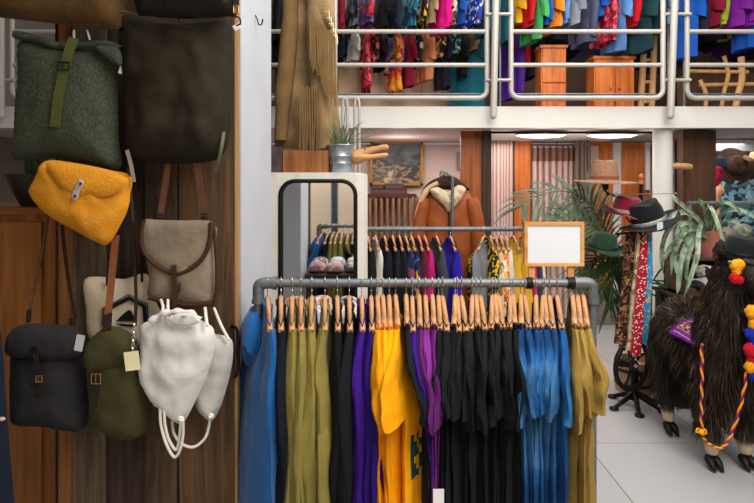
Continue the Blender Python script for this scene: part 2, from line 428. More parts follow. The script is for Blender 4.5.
cupboard(338, 462, 6.87, 60, 'long beige cupboard behind the hanging clothes upstairs', 1, 6, mat('beige_lacquer', '#b79e84', .6, .05, 5, 0), False)
t_ = thing('wooden_ladder', P(652, 100, 6.2), 'pale wooden ladder leaning behind railing next to orange cupboard', 'ladder')
for a, c in (((655, 26), (651, 121)), ((645, 26), (640, 121))):
    q = MB(); q.tube([P(a[0], a[1], 6.2), P(c[0], c[1], 6.2)], .035, 8); q.build('stile', wood('pale_wood', '#b98a55', '#d7ab74', 2, 8, .6), t_)
for yy in (38, 60, 82, 102):
    q = MB(); q.tube([P(641, yy, 6.2), P(654, yy, 6.2)], .018, 8); q.build('rung', MATS['pale_wood'], t_)
t_ = thing('garment_stand', P(725, 100, 6.0), 'pale wooden garment stand with bent uprights behind the far railing panel', 'wooden frame')
for pts in ([(724, 56), (728, 75), (724, 92), (720, 119)], [(741, 57), (742, 78), (738, 95), (733, 119)], [(700, 80), (706, 95), (704, 119)]):
    q = MB(); q.tube(spline(pp(pts, 6.0), 5), .034 if pts[0][0] > 735 else .022, 8); q.build('upright', MATS['pale_wood'], t_)
for pts in ([(688, 71), (748, 72)], [(700, 85), (760, 84)]):
    q = MB(); q.tube(pp(pts, 6.0), .02, 8); q.build('crossbar', MATS['pale_wood'], t_)
q = MB(); q.bx(X(690, 6.9), X(760, 6.9), 6.9, 7.2, 2.42, Z(75, 6.9)); q.bx(X(688, 6.9), X(762, 6.9), 6.88, 7.2, Z(75, 6.9), Z(73.5, 6.9)); q.build('storage_shelf', mat('dull_brown', '#6b5240', .8, .3, 8, .1), smooth=False, label='brown low storage unit behind pale wooden frame upstairs', cat='shelf')
# ---------------------------------------------------------------- far wall: picture, radiator, books
d = 7.1
t_ = thing('framed_painting', P(396, 163, d), 'framed dark seascape painting in gold frame on mauve wall', 'painting')
q = MB(); x0, x1, z0, z1 = X(370, d), X(423, d), Z(185.5, d), Z(141, d)
for a in ((x0, x1, z0, z0+.032), (x0, x1, z1-.032, z1), (x0, x0+.032, z0, z1), (x1-.032, x1, z0, z1)): q.bx(a[0], a[1], d, d+.08, a[2], a[3])
q.build('frame', mat('gilt', '#8f6626', .4, .2, 20, .3, metal=.4), t_, smooth=False)
m, n, l, b = newmat('painted_canvas')
vv = coord(n, l, (1.6, 1, 3.2))
tn = n.new('ShaderNodeTexNoise'); tn.inputs['Scale'].default_value = 2.2; tn.inputs['Detail'].default_value = 3; tn.inputs['Distortion'].default_value = .7; l.new(vv, tn.inputs['Vector'])
sx = n.new('ShaderNodeSeparateXYZ'); l.new(coord(n, l), sx.inputs[0])
ma = n.new('ShaderNodeMath'); ma.operation = 'MULTIPLY_ADD'; l.new(sx.outputs['Z'], ma.inputs[0]); ma.inputs[1].default_value = -.75; l.new(tn.outputs['Fac'], ma.inputs[2])
l.new(ramp(n, l, ma.outputs[0], [(.3, lin('#5a5f62')), (.4, lin('#3a4046')), (.5, lin('#14181c')), (.58, lin('#1d1b1a')), (.62, lin('#8a7355')), (.68, lin('#2c2722')), (.8, lin('#a89278'))]), b.inputs['Base Color']); b.inputs['Roughness'].default_value = .5
MB().bx(x0+.03, x1-.03, d+.03, d+.06, z0+.03, z1-.03).build('canvas', m, t_, smooth=False)
d = 6.95
t_ = thing('radiator', (X(392, d), d+.08, 0), 'old brown ribbed column radiator below the painting', 'radiator')
RB = mat('brown_enamel', '#6f4f38', .45, .15, 8, .05)
for i in range(11):
    x = X(364, d)+i*.072
    q = MB(); zt = Z(196, d)
    for y in (d, d+.11): q.tube([(x, y, .15), (x, y, zt-.03), (x, d+.055, zt)], .02, 8)
    q.build('column_section', RB, t_)
for i in (0, 10): MB().bx(X(364, d)+i*.072-.02, X(364, d)+i*.072+.02, d, d+.11, 0, .16).build('foot', RB, t_, smooth=False)
MB().bx(X(362, d), X(416, d), d-.02, d+.16, Z(197, d), Z(194, d)).build('top_cover', mat('oxblood', '#4a1c20', .5, .1, 8, 0), t_, smooth=False)
q = MB()
for nm, a, c, y0, y1, hx, lb in (('book', 371, 408, 194, 188.5, '#33282a', 'dark thick book lying flat on the radiator'), ('book', 385, 404, 188.5, 183.5, '#2a3844', 'blue-grey book lying on the dark thick book'), ('book', 372, 384, 188.5, 184.5, '#4c3c2c', 'small olive-brown book lying beside the blue-grey book')):
    t_ = thing('book', P((a+c)/2, y0, d+.06), lb, 'book', 'books on the radiator')
    x0, x1, z0, z1 = X(a, d), X(c, d), Z(y0, d)+.001, Z(y1, d)-.001
    q = MB(); q.bx(x0, x1, d-.01, d+.13, z0, z0+.006).bx(x0, x1, d-.01, d+.13, z1-.006, z1).bx(x0, x0+.008, d-.01, d+.13, z0, z1); q.build('cover', mat('book_'+hx, hx, .6, .1, 8, 0), t_, smooth=False)
    MB().bx(x0+.008, x1-.01, d-.002, d+.12, z0+.006, z1-.006).build('pages', mat('pages', '#4a3834', .8, .1, 30, 0), t_, smooth=False)
q = MB(); q.bx(X(457, 7.18), X(461, 7.18), 7.15, 7.2, Z(170, 7.15), Z(152, 7.15)); q.build('wall_switch', mat('grey_plastic', '#77706c', .5, .03, 5, 0), smooth=False, label='small grey wall switch beside orange timber jamb', cat='switch')
# white sheet pinned on the orange jamb
MB().bx(X(590, 6.89), X(598.5, 6.89), 6.885, 6.9, Z(166, 6.89), Z(146, 6.89)).build('paper_notice', mat('pinkish_paper', '#d9c0b2', .8, .05, 10, 0), smooth=False, label='pale paper notice pinned to orange jamb', cat='notice')
# ================================================================ bags on the plank partition
def bag(name, loc, label, cat='bag', group='bags hanging on the planks'): return thing(name, loc, label, cat, group)
def buckle(t_, px, py, d, w=.02, h=.022, m=None, nm='buckle'):
    c = P(px, py, d); q = MB()
    q.tube([c+V((a*w/2, 0, b_*h/2)) for a, b_ in ((-1, -1), (1, -1), (1, 1), (-1, 1))], .0028, 6, closed=True)
    q.tube([c+V((0, -.002, -h/2)), c+V((0, -.003, h/2))], .0018, 5)
    return q.build(nm, m or BRASS, t_)
def strap(t_, pts, d, w, m, nm='strap', th=.006, n=6):
    p3 = [P(a[0], a[1], a[2] if len(a) > 2 else d) for a in pts]
    return MB().ribbon(spline(p3, n), w, th).build(nm, m, t_)
def hook(px, py, d0, label, m=BLACK, s=1.0):
    c = P(px, py, d0); q = MB()
    q.tube(spline([c+V((0, .03, .03*s)), c+V((0, 0, .02*s)), c+V((0, -.02, -.012*s)), c+V((0.01, -.035, -.03*s)), c+V((.012, -.055, -.02*s)), c+V((.012, -.058, 0))], 4), .004, 6)
    q.ball(c+V((.012, -.058, .002)), .006, 6)
    return q.build('wall_hook', m, label=label, cat='hook')
# top: tan suede and black leather
d = 2.2
SU = mat('tan_suede', '#4e371c', .9, .25, 5, .3, bscale=60)
t_ = bag('suede_bag', P(50, 10, d), 'tan brown suede bag, topmost on the planks, its lower edge cut by the frame')
MB().pillow(px_out([(-28, -70), (125, -70), (124, 18), (118, 30), (85, 27), (40, 22), (0, 17.5), (-25, 13)], 2.17), 2.17, .07, seed=1, wr=.012).build('body', SU, t_)
MB().ribbon(spline(pp([(-20, 10.5, ), (0, 14.5), (40, 19), (85, 24), (116, 26)], 2.118), 5), .004, .003).build('seam', DLEATHER, t_)
t_ = bag('leather_bag', P(180, 5, d), 'black leather bag with brass buckle hanging above the dark olive duffel')
MB().pillow(px_out([(134, -60), (236, -60), (235, 10), (226, 16), (190, 19), (150, 16), (136, 8)], 2.12), 2.12, .06, seed=2, wr=.01).build('body', mat('black_leather', '#15110e', .45, .25, 8, .25), t_)
buckle(t_, 236, 9, 2.1, .018, .03)
MB().ribbon(spline(pp([(233, -20), (236, -4), (236, 6)], 2.1), 4), .022, .005).build('strap', DLEATHER, t_)
# green camouflage roll-top
d = 2.27
m, n, l, b = newmat('rain_camouflage')
v = coord(n, l, (130, 130, 26)); tn = n.new('ShaderNodeTexNoise'); tn.inputs['Scale'].default_value = 3; tn.inputs['Detail'].default_value = 4; l.new(v, tn.inputs['Vector'])
l.new(ramp(n, l, tn.outputs['Fac'], [(.38, lin('#191e12')), (.5, lin('#2c3221')), (.64, lin('#434a34'))]), b.inputs['Base Color']); b.inputs['Roughness'].default_value = .8
bump(n, l, b, tn.outputs['Fac'], .3, .003); CAMO = m
t_ = bag('rolltop_backpack', P(66, 100, d), 'dark green roll-top backpack with vertical rain camouflage and olive strap')
MB().pillow(px_out([(22, 40), (60, 43), (98, 48), (117, 56), (118, 100), (119, 140), (122, 164), (112, 171), (88, 165), (52, 158), (20, 160), (14, 154), (16, 120), (19, 80)], 2.25), 2.25, .085, seed=3, wr=.012, wf=7).build('body', CAMO, t_)
q = MB(); q.tube(spline(pp([(15, 35), (35, 38), (55, 45), (66, 46), (90, 45), (112, 45), (120, 50)], 2.19), 5), [.015+.003*math.sin(i*.9) for i in range(31)], 10, flat=1.3); q.build('rolled_top', CAMO, t_)
q = MB(); q.pillow(px_out([(95, 47), (112, 46), (121, 52), (121, 66), (108, 60)], 2.17), 2.17, .02, seed=5, wr=.004); q.build('rolled_corner', CAMO, t_)
OLS = mat('olive_webbing', '#474a1f', .8, .12, 40, .3)
strap(t_, [(74, 38, 2.15), (68, 55, 2.14), (63, 75, 2.145), (58, 100, 2.145), (55, 127, 2.15)], 2.15, .037, OLS)
buckle(t_, 63, 66, 2.135, .045, .03, BLACK)
strap(t_, [(74, 30), (74, 40)], 2.2, .006, PAPER, 'hanging_cord'); strap(t_, [(87, 30), (90, 40)], 2.2, .005, PAPER, 'hanging_cord')
MB().box(P(121.5, 70, 2.2), (.018, .004, .03), Matrix.Rotation(.3, 3, 'Y')).build('care_tag', PAPER, t_, smooth=False)
# dark olive duffel
DUF = mat('dark_olive_canvas', '#231c10', .75, .25, 5, .3, bscale=30)
t_ = bag('duffel_sack', P(175, 90, d), 'large dark olive canvas sack with rumpled sides, next to the camouflage backpack')
MB().pillow(px_out([(118, 12), (132, 13), (150, 19), (180, 21), (212, 18), (228, 15), (233, 40), (232, 90), (230, 130), (225, 152), (212, 161), (180, 164), (145, 161), (128, 150), (126, 110), (122, 60)], 2.24), 2.24, .1, seed=7, wr=.032, wf=6, step=.016).build('body', DUF, t_)
q = MB(); q.tube(spline(pp([(117, 13), (122, 11.5), (134, 14), (152, 20.5), (180, 22.5), (212, 19.5), (230, 15)], 2.155), 5), .006, 8); q.build('drawn_edge', mat('olive_edge', '#5a5038', .8, .1, 20, .1), t_)
MB().ribbon(spline([P(224, 132, 2.2), P(222, 145, 2.16), P(219, 160, 2.17), P(215, 172, 2.2)], 5), .012, .004).build('strap_end', mat('grey_green_webbing', '#5d6352', .8, .1, 40, .2), t_)
MB().tube(spline(pp([(231, 12), (235, 5), (237.5, 10), (235, 16)], 2.16), 4), .0035, 6).build('snap_ring', BLACK, t_)
MB().box(P(237, 27, 2.2), (.028, .003, .022), Matrix.Rotation(-.5, 3, 'Y')).build('price_tag', PAPER, t_, smooth=False)
q = MB(); c = P(238, 20, 2.2)
q.tube(spline([c+V((-.02, .03, .02)), c+V((0, 0, .012)), c+V((.014, -.02, -.005)), c+V((.016, -.03, -.024)), c+V((.0, -.03, -.03))], 5), .003, 6); q.build('wall_hook', BLACK, label='thin black wire hook at the plank edge carrying a white tag', cat='hook')
# yellow bag
d = 2.22
YC = mat('mustard_canvas', '#cf8a22', .8, .12, 8, .3, bscale=90)
t_ = bag('shoulder_bag', P(80, 200, d), 'mustard yellow canvas bag tilted sideways, grey leather tab on its flap')
MB().pillow(px_out([(45, 161), (75, 163), (110, 170), (131, 177), (129, 205), (120, 226), (108, 244), (96, 242), (72, 229), (45, 213), (29, 193), (35, 178)], 2.2), 2.2, .055, seed=9, wr=.016, wf=9, smooth=4).build('body', YC, t_)
MB().pillow(px_out([(46, 163), (80, 165), (128, 178), (118, 192), (100, 197), (88, 194), (78, 196), (60, 186)], 2.14), 2.14, .014, seed=11, wr=.004, smooth=3).build('flap', YC, t_)
q = MB(); q.pillow(px_out([(80, 179), (84, 183), (80, 191), (78, 198), (73, 201), (71, 196), (74, 188), (77, 182)], 2.122), 2.122, .006, seed=1, wr=0); tb = q.build('leather_tab', mat('grey_leather', '#a59a90', .6, .15, 30, .2), t_)
q = MB(); q.ball(P(80.5, 183.5, 2.114), .005, 6); q.ball(P(75, 196, 2.114), .005, 6); q.build('stud', BLACK, tb)
strap(t_, [(128, 168, 2.2), (131, 190, 2.2), (133, 222, 2.2)], 2.2, .008, mat('worn_cord', '#3b2f26', .8, .1, 20, .2), 'shoulder_strap')
MB().ribbon(spline(pp([(127, 150), (131, 165), (134, 182)], 2.17), 4), .014, .004).build('strap_end', mat('grey_cloth_end', '#8d857a', .8, .1, 30, .2), t_)
# grey canvas satchel
d = 2.26
GC = mat('grey_waxed_canvas', '#7f7160', .7, .24, 9, .25, bscale=50)
PIPE = mat('brown_piping', '#40291b', .55, .15, 20, .2)
t_ = bag('canvas_satchel', P(178, 265, d), 'grey waxed canvas satchel with brown piped rounded flap on brown leather straps')
body_o = [(146, 222), (178, 221), (214, 222), (216, 250), (217, 280), (215, 305), (190, 306), (150, 300), (149, 280), (146, 250)]
MB().pillow(px_out(body_o, 2.26), 2.26, .055, seed=13, wr=.007, wf=12, smooth=3, creases=.003).build('body', GC, t_)
fo = [(144, 220), (160, 220), (185, 220.5), (211, 222), (210, 240), (204, 256), (193, 267), (178, 274), (164, 270), (151, 261), (143, 249), (141.5, 235)]
f_ = MB().pillow(px_out(fo, 2.215), 2.215, .02, seed=15, wr=.004, smooth=4).build('flap', GC, t_)
q = MB(); q.tube(spline([P(a, b_, 2.205) for a, b_ in fo[3:]+fo[:1]], 5), .009, 8); q.build('piping', PIPE, f_)
q = MB(); q.tube(spline(pp([(149, 297), (165, 301), (190, 305), (214, 303)], 2.225), 5), .012, 8); q.tube(spline(pp([(213, 222), (216, 250), (217, 280), (215, 303)], 2.22), 5), .008, 8); q.build('base_binding', PIPE, t_)
strap(t_, [(173.5, 265, 2.188), (174, 280, 2.19), (174.5, 300, 2.195), (173, 317, 2.2)], 2.19, .018, PIPE, 'closing_strap')
MB().box(P(178, 288, 2.195), (.018, .008, .035)).build('keeper', PIPE, t_, smooth=False)
strap(t_, [(170, 150), (166, 180), (162, 205), (159.5, 222)], 2.24, .024, LEATHER, 'shoulder_strap'); strap(t_, [(195, 150), (199, 180), (203, 203), (205, 222)], 2.24, .026, LEATHER, 'shoulder_strap')
for px in (159.5, 204.5): buckle(t_, px, 216, 2.225, .028, .016, BLACK, 'ring')
# cream tote with black emblem
d = 2.33
TO = mat('cream_cotton', '#cfc1a8', .85, .06, 10, .2, bscale=120)
t_ = bag('tote_bag', P(125, 310, d), 'cream cotton tote with black mountain print behind olive bag')
MB().pillow(px_out([(84, 280), (104, 277), (125, 279), (147, 274), (155, 300), (166, 325), (150, 345), (120, 348), (90, 340), (86, 310)], 2.33), 2.33, .035, seed=17, wr=.006, smooth=3).build('body', TO, t_)
INK = mat('black_ink', '#15171b', .7, .05, 10, 0)
q = MB()
hexo = [(105, 326), (105, 310), (129, 298), (144, 306), (146, 324)]
q.ribbon(pp(hexo, 2.287), .017, .002); q.mi = 0
q.ribbon([P(a, b_, 2.287) for a, b_ in ((102, 326), (102, 309), (128.5, 294.5), (147, 304), (149, 324))], .004, .002)
q.add([P(a, b_, 2.287) for a, b_ in ((116, 321), (122, 315), (128, 310), (131.5, 311), (134, 317), (135.5, 321))], [(0, 1, 2, 3, 4, 5)])
q.add([P(a, b_, 2.287) for a, b_ in ((115, 323.5), (136, 324.5), (134, 327), (121, 326))], [(0, 1, 2, 3)])
q.build('printed_emblem', INK, t_, smooth=False)
strap(t_, [(107, 277, 2.29), (107, 286, 2.29)], 2.29, .008, INK, 'handle'); strap(t_, [(142, 255), (142, 282)], 2.29, .008, INK, 'handle')
# charcoal backpack
d = 2.22
CC = mat('charcoal_felt', '#29272a', .9, .2, 14, .35, bscale=160)
t_ = bag('flap_backpack', P(47, 375, d), 'charcoal grey felt backpack with rounded flap and black leather closing straps')
MB().pillow(px_out([(14, 345), (30, 340), (60, 338), (82, 346), (87, 380), (89, 410), (87, 425), (76, 431), (45, 426), (16, 423), (12, 400), (12, 370)], 2.22), 2.22, .075, seed=19, wr=.006, smooth=4).build('body', CC, t_)
MB().pillow(px_out([(8, 340), (12, 330), (26, 324), (50, 324), (72, 327), (83, 336), (85, 350), (80, 357), (55, 360), (30, 358), (12, 356), (7, 350)], 2.165), 2.165, .05, seed=21, wr=.006, smooth=4).build('flap', CC, t_)
strap(t_, [(34, 345, 2.105), (36, 358, 2.1), (39, 375, 2.13), (40, 395, 2.135)], 2.1, .016, DLEATHER, 'closing_strap'); buckle(t_, 39, 379, 2.125, .022, .024)
buckle(t_, 34.5, 350, 2.095, .02, .016, BLACK, 'ring')
strap(t_, [(50, 205, 2.3), (44, 240, 2.29), (37, 275, 2.28), (29, 312, 2.24)], 2.3, .012, LEATHER, 'shoulder_strap')
strap(t_, [(29, 310, 2.235), (28.5, 322, 2.2)], 2.2, .02, DLEATHER, 'strap_end')
strap(t_, [(62, 225, 2.3), (65, 255, 2.29), (70, 290, 2.27), (76, 318, 2.22)], 2.3, .012, DLEATHER, 'shoulder_strap'); buckle(t_, 72, 322, 2.2, .02, .02, BLACK, 'ring')
MB().box(P(79.5, 343, 2.1), (.03, .004, .06), Matrix.Rotation(.2, 3, 'Y')).build('paper_tag', mat('grey_tag', '#b0b2b6', .7, .04, 10, 0), t_, smooth=False)
# olive bucket backpack
OC = mat('olive_felt', '#3d3a20', .9, .18, 12, .3, bscale=140)
t_ = bag('bucket_backpack', P(117, 385, d), 'olive green rounded backpack with brass buckle and cream tag')
MB().pillow(px_out([(92, 350), (110, 345), (135, 350), (148, 375), (152, 405), (150, 425), (142, 436), (125, 438), (108, 432), (97, 420), (92, 395)], 2.21), 2.21, .085, seed=23, wr=.006, smooth=4).build('body', OC, t_)
MB().pillow(px_out([(84, 356), (86, 345), (97, 333), (108, 326), (124, 329), (136, 338), (139, 352), (132, 362), (112, 369), (95, 375), (87, 368)], 2.15), 2.15, .05, seed=25, wr=.008, smooth=4).build('flap', OC, t_)
strap(t_, [(97, 373, 2.1), (96, 382, 2.105), (94, 400, 2.13), (97, 424, 2.15)], 2.1, .028, mat('olive_brown_strap', '#2b2618', .6, .1, 20, .1), 'closing_strap'); buckle(t_, 96, 379, 2.095, .034, .036)
strap(t_, [(116, 235, 2.22), (113, 265, 2.22), (110, 295, 2.2), (107.5, 318, 2.17)], 2.2, .027, mat('tan_leather', '#7a4a2e', .5, .15, 14, .2), 'shoulder_strap')
strap(t_, [(108, 314, 2.16), (107, 330, 2.12)], 2.15, .032, DLEATHER, 'strap_end')
strap(t_, [(134, 225, 2.24), (135, 265, 2.24), (136, 300, 2.2), (135, 326, 2.14)], 2.2, .011, DLEATHER, 'shoulder_strap')
q = MB()
for i in range(7): q.tube([P(134.5-.3*i, 326+i*4, 2.1)+V((.005*math.cos(a)*(i % 2), .005*math.cos(a)*(1-i % 2), .0095*math.sin(a))) for a in [k*PI/4 for k in range(8)]], .0018, 5, closed=True)
q.build('tag_chain', HOOK, t_)
MB().box(P(132, 361, 2.09), (.054, .003, .07), Matrix.Rotation(-.12, 3, 'Y')).build('cream_tag', CREAM, t_, smooth=False)
# white drawstring bags
WC = mat('white_cotton_damask', '#cfccc8', .8, .05, 16, .25, bscale=30)
CORD = mat('white_cord', '#dcd7cc', .8, .05, 60, .3)
t_ = bag('drawstring_bag', P(175, 370, d), 'white cotton drawstring bag, the larger one, gathered top with trailing cords')
MB().pillow(px_out([(140, 327), (152, 320), (165, 315), (180, 316), (192, 318), (205, 322), (214, 330), (214, 350), (207, 375), (195, 402), (183, 423), (174, 421), (158, 408), (144, 390), (138, 372), (140, 350)], 2.16), 2.16, .06, seed=27, wr=.018, wf=10, creases=.003, smooth=4).build('body', WC, t_)
q = MB(); q.tube(spline(pp([(150, 322), (162, 314), (175, 312), (190, 313), (200, 320)], 2.1), 5), [.012+.004*math.sin(i*1.3) for i in range(21)], 8); q.pillow(px_out([(168, 318), (182, 313), (195, 315), (200, 322), (188, 326), (174, 325)], 2.085), 2.085, .006, seed=3, wr=.006, smooth=3); q.build('gathered_mouth', WC, t_)
q = MB(); q.ball(P(184, 316.5, 2.06), (.012, .006, .005), 8); q.build('blue_print', mat('washed_blue', '#8d93ad', .8, .2, 60, 0), t_)
for pts in ([(161, 300, 2.2), (163, 308, 2.14), (160, 318, 2.1)], [(168, 300, 2.2), (168, 310, 2.14), (170, 318, 2.1)], [(205, 308, 2.2), (206, 318, 2.13), (207, 326, 2.1)]):
    MB().tube(spline([P(*p) for p in pts], 4), .006, 7).build('cord', CORD, t_)
for pts in ([(160, 408, 2.12), (161, 425, 2.12), (166, 443, 2.11), (174, 457, 2.11), (180, 450, 2.11), (183, 435, 2.11), (183, 420, 2.1)], [(164, 410, 2.12), (165, 425, 2.12), (169, 440, 2.12), (176, 450, 2.12), (179, 440, 2.12), (181, 420, 2.1)]):
    MB().tube(spline([P(*p) for p in pts], 5), .0055, 7).build('cord', CORD, t_)
q = MB(); q.ball(P(180.5, 419, 2.11), (.014, .008, .012), 8); q.build('corner_tab', CORD, t_)
t_ = bag('drawstring_bag', P(215, 370, 2.28), 'white cotton drawstring bag, the smaller greyer one, partly behind the larger')
MB().pillow(px_out([(203, 332), (216, 334), (228, 337), (233, 344), (232, 365), (226, 390), (220, 408), (213, 420), (206, 416), (196, 405), (194, 385), (198, 355)], 2.28), 2.28, .06, seed=29, wr=.012, wf=9, smooth=4).build('body', mat('white_cotton_grey', '#b3b1ac', .8, .05, 16, .25, bscale=30), t_)
for pts in ([(205, 305, 2.3), (207, 322, 2.26), (209, 334, 2.23)], [(214, 308, 2.3), (221, 325, 2.26), (229, 340, 2.23)]):
    MB().tube(spline([P(*p) for p in pts], 4), .006, 7).build('cord', CORD, t_)
MB().tube(spline([P(*p) for p in ((172, 420, 2.18), (174, 434, 2.18), (182, 444, 2.2), (194, 447, 2.21), (205, 438, 2.22), (209, 425, 2.22), (210, 417, 2.2))], 5), .0055, 7).build('cord', CORD, t_)
q = MB(); q.ball(P(211, 416, 2.22), (.013, .008, .012), 8); q.build('corner_tab', CORD, t_)
# long black hook strip at the plank edge; hook on the pillar
q = MB(); q.ribbon(spline([P(*p) for p in ((231, 326, 2.36), (237, 330, 2.345), (238, 350, 2.34), (238, 370, 2.34), (235, 377, 2.36))], 4), .012, .008); q.build('iron_handle', BLACK, label='black iron handle on the plank edge beside the small white bag', cat='handle')
q = MB(); c = V((-.605, 2.78, Z(22, 2.78)))
q.tube(spline([c+V((0, 0, .035)), c+V((.012, 0, .01)), c+V((.018, -.005, -.012)), c+V((.035, -.02, -.018)), c+V((.045, -.03, .006))], 5), .0035, 6); q.build('wall_hook', BLACK, label='small black wire hook on the white pillar', cat='hook')
# pine cupboard and bowl
d = 2.48
PINE = wood('honey_pine', '#7a4a1c', '#a8692c', 2, 6, .5, .12)
t_ = thing('pine_cupboard', (X(-10, d), d+.25, 0), 'honey coloured pine cupboard standing behind the plank partition', 'cupboard')
MB().bx(X(-70, d), X(57, d), d, d+.5, 0, Z(214, d)).build('carcass', PINE, t_, smooth=False)
MB().bx(X(-72, d), X(57, d), d-.03, d+.5, Z(214, d), Z(207.5, d)).build('top_board', wood('pine_top', '#7a4420', '#9a5a2c', 0, 6, .5), t_, smooth=False)
MB().bx(X(-60, d), X(44, d), d-.022, d, .1, Z(222, d)).build('door', PINE, t_, smooth=False)
d = 2.6
c = V((X(33, d), d+.03, Z(207.5, 2.48)))
t_ = thing('bowl_planter', c, 'dark green glazed bowl on top of pine cupboard', 'bowl')
q = MB(); q.lathe([(.001, 0), (.062, 0), (.07, .01), (.1, .07), (.125, .135), (.13, .15), (.118, .15), (.1, .1), (.06, .03), (.001, .03)], c, 28); q.build('bowl', mat('dark_green_glaze', '#2a2c20', .35, .3, 12, .1), t_)
q = MB(); q.lathe([(.115, .12), (.001, .13)], c, 24); q.build('soil', mat('soil', '#241c16', .95, .2, 40, .5), t_)
q = MB()
for k, (dx, h, r) in enumerate(((-.03, .16, .022), (.03, .2, .02), (.0, .11, .024))):
    q.tube(spline([c+V((dx, 0, .12)), c+V((dx*1.1, 0, .12+h*.5)), c+V((dx*1.3, 0, .12+h))], 5), [r*(1 if i < 8 else .6) for i in range(11)], 10)
q.build('cactus_stem', mat('cactus_green', '#35431f', .7, .2, 30, .4), t_)
# dark coat sleeve at the frame edge
t_ = thing('navy_garment', P(0, 400, 2.0), 'dark navy garment hanging at the edge of frame before pine cupboard', 'garment')
MB().pillow(px_out([(-34, 318), (-6, 318), (0, 330), (4, 360), (6, 400), (10, 450), (16, 520), (18, 560), (-34, 560)], 2.0), 2.0, .05, seed=31, wr=.008, smooth=4).build('cloth_body', mat('navy_wool', '#151c2c', .9, .15, 12, .2), t_)
q = MB(); q.ball(P(2, 419, 1.965), (.012, .008, .007), 8); q.build('button', mat('pale_button', '#c99d8b', .5, .05, 5, 0), t_)
# ================================================================ garments on hangers
def shirt_mb(seed, L=.72, A0=.2, A1=.25, neck=.78, sleeve='short', thick=.018, sl=.33, res=1.0, hood=0, emblem=False, cuff=False, wide=1.0, twist=0, twz=(.12, .3), drift=0):
    rg = random.Random(seed); q = MB()
    nt, nv = int(22*res)+4, int(20*res)+4
    ph = [rg.uniform(0, 6.28) for _ in range(6)]; wav = rg.uniform(.7, 1.3)
    def top(t):
        return -.062-.088*abs(t)**1.25
    def fold(t, v):
        return wav*(v*(.010*math.sin(4.2*t+ph[0]+v*1.1)+.006*math.sin(9.5*t+ph[1]+v*.7))+min(1, v*3)*(.016*noise.noise(V((t*2.6, v*1.6, seed*1.37)))+.008*noise.noise(V((t*6+v*3, v*4-t, seed*2.1)))))
    for sg in (1, -1):
        g = []
        for i in range(nv+1):
            v = (i/nv)**.9; row = []
            for j in range(nt+1):
                t = -1+2*j/nt
                zt = top(t)+.021
                if abs(t) < neck:
                    k = 1-(abs(t)/neck)**2; zt -= k*(.085 if sg > 0 else .05)*(1 if neck < .6 else .8)
                zh = -.07-L+.012*math.sin(3*t+ph[3])+.01*abs(t)
                vv = v
                z = zt+(zh-zt)*vv
                A = A0+(A1-A0)*min(1, v*1.6)
                if v > .5: A += .01*math.sin(v*5+ph[4])
                T = (.0165+thick*min(1, v*1.7)*(.75+.45*v))*(1-abs(t)**4)
                row.append(V((sg*T+fold(t, v)+.004*noise.noise(V((t*11, v*7, seed*.7+sg)))*min(1, v*4), t*A, z)))
            g.append(row if sg > 0 else row[::-1])
        o = len(q.f); q.sheet(g)
        if emblem and sg > 0:
            for fi in range(o, len(q.f)):
                c = sum((q.v[k] for k in q.f[fi]), V())/4
                if -.215 < c.y < -.07 and -.74 < c.z < -.54 and noise.noise(V((c.y*60, c.z*42, 3))) > -.12: q.m[fi] = 1
    # sleeves
    for sd in (-1, 1):
        if not sleeve: break
        n_ = int(9*res)+3; N = int(14*res)+4; rings = []; vs = []; fs = []
        ln = sl if sleeve == 'short' else min(.6*L/.7, max(.1, L-.13))
        sw = rg.uniform(-.018, .018); out = rg.uniform(.035, .06) if sleeve == 'short' else rg.uniform(.0, .03)
        for i in range(n_+1):
            s = i/n_
            hy = (.03+.062*wide*min(1, s*2.2)) if sleeve == 'short' else (.03+.05*min(1, s*4)-.035*s)
            hx = (.013+.012*min(1, s*2.5)+.004*s) if sleeve == 'short' else (.016+.018*min(1, s*4)-.006*s)
            if cuff and s > .92: hy *= .75; hx *= .8
            cy = -(A0-.022+out*s+.02*math.sin(s*PI)); cz = -.150-ln*s; cx = sw*s*s+.004*math.sin(s*9+ph[0])
            for j in range(N):
                a = 2*PI*j/N; fo = 1+.16*s*math.sin(3*a+ph[1])+.08*math.sin(5*a+7*s+ph[2])
                wr_ = .008*noise.noise(V((math.cos(a)*1.5, s*6, seed+math.sin(a))))*min(1, s*3)
                y = cy+hy*math.cos(a)*fo+wr_; x = cx+hx*math.sin(a)*fo+wr_
                z = cz+(.035*s*math.cos(a) if sleeve == 'short' else 0)+.012*s*math.sin(ph[3]+a)
                vs.append(V((x, y if sd < 0 else -y, z)))
        for i in range(n_):
            for j in range(N): fs.append((i*N+j, i*N+(j+1) % N, (i+1)*N+(j+1) % N, (i+1)*N+j))
        fs.append(tuple(range(N)))
        q.add(vs, fs)
    if neck < .6:   # ribbed collar around the hanger neck
        pts = []
        for k in range(20):
            a = 2*PI*k/20; y = neck*A0*.95*math.cos(a); x = .016*math.sin(a)
            pts.append(V((x, y, top(y/A0)+.001-(.035 if x > 0 else .012)*abs(math.sin(a)))))
        q.tube(pts, .0075, 6, closed=True)
    if twist or drift:
        for v_ in q.v:
            k = max(0, min(1, (-v_.z-twz[0])/twz[1])); k = k*k*(3-2*k); a = math.radians(twist)*k; ca, sa = math.cos(a), math.sin(a)
            y0 = v_.y+.2*k; v_.x, v_.y = v_.x*ca-y0*sa, v_.x*sa+y0*ca-.2*k; v_.x += drift*k
    return q
def hood_mb(seed):
    q = MB(); q.ball((0, 0, 0), 1, 16)
    q.v = [V((-.055+v_.x*.055*(1-.5*max(0, -v_.z)), .03+v_.y*.12*(1-.55*max(0, -v_.z)), -.235+v_.z*.125))*(1+.25*noise.noise(v_*1.8)) for v_ in q.v]
    return q
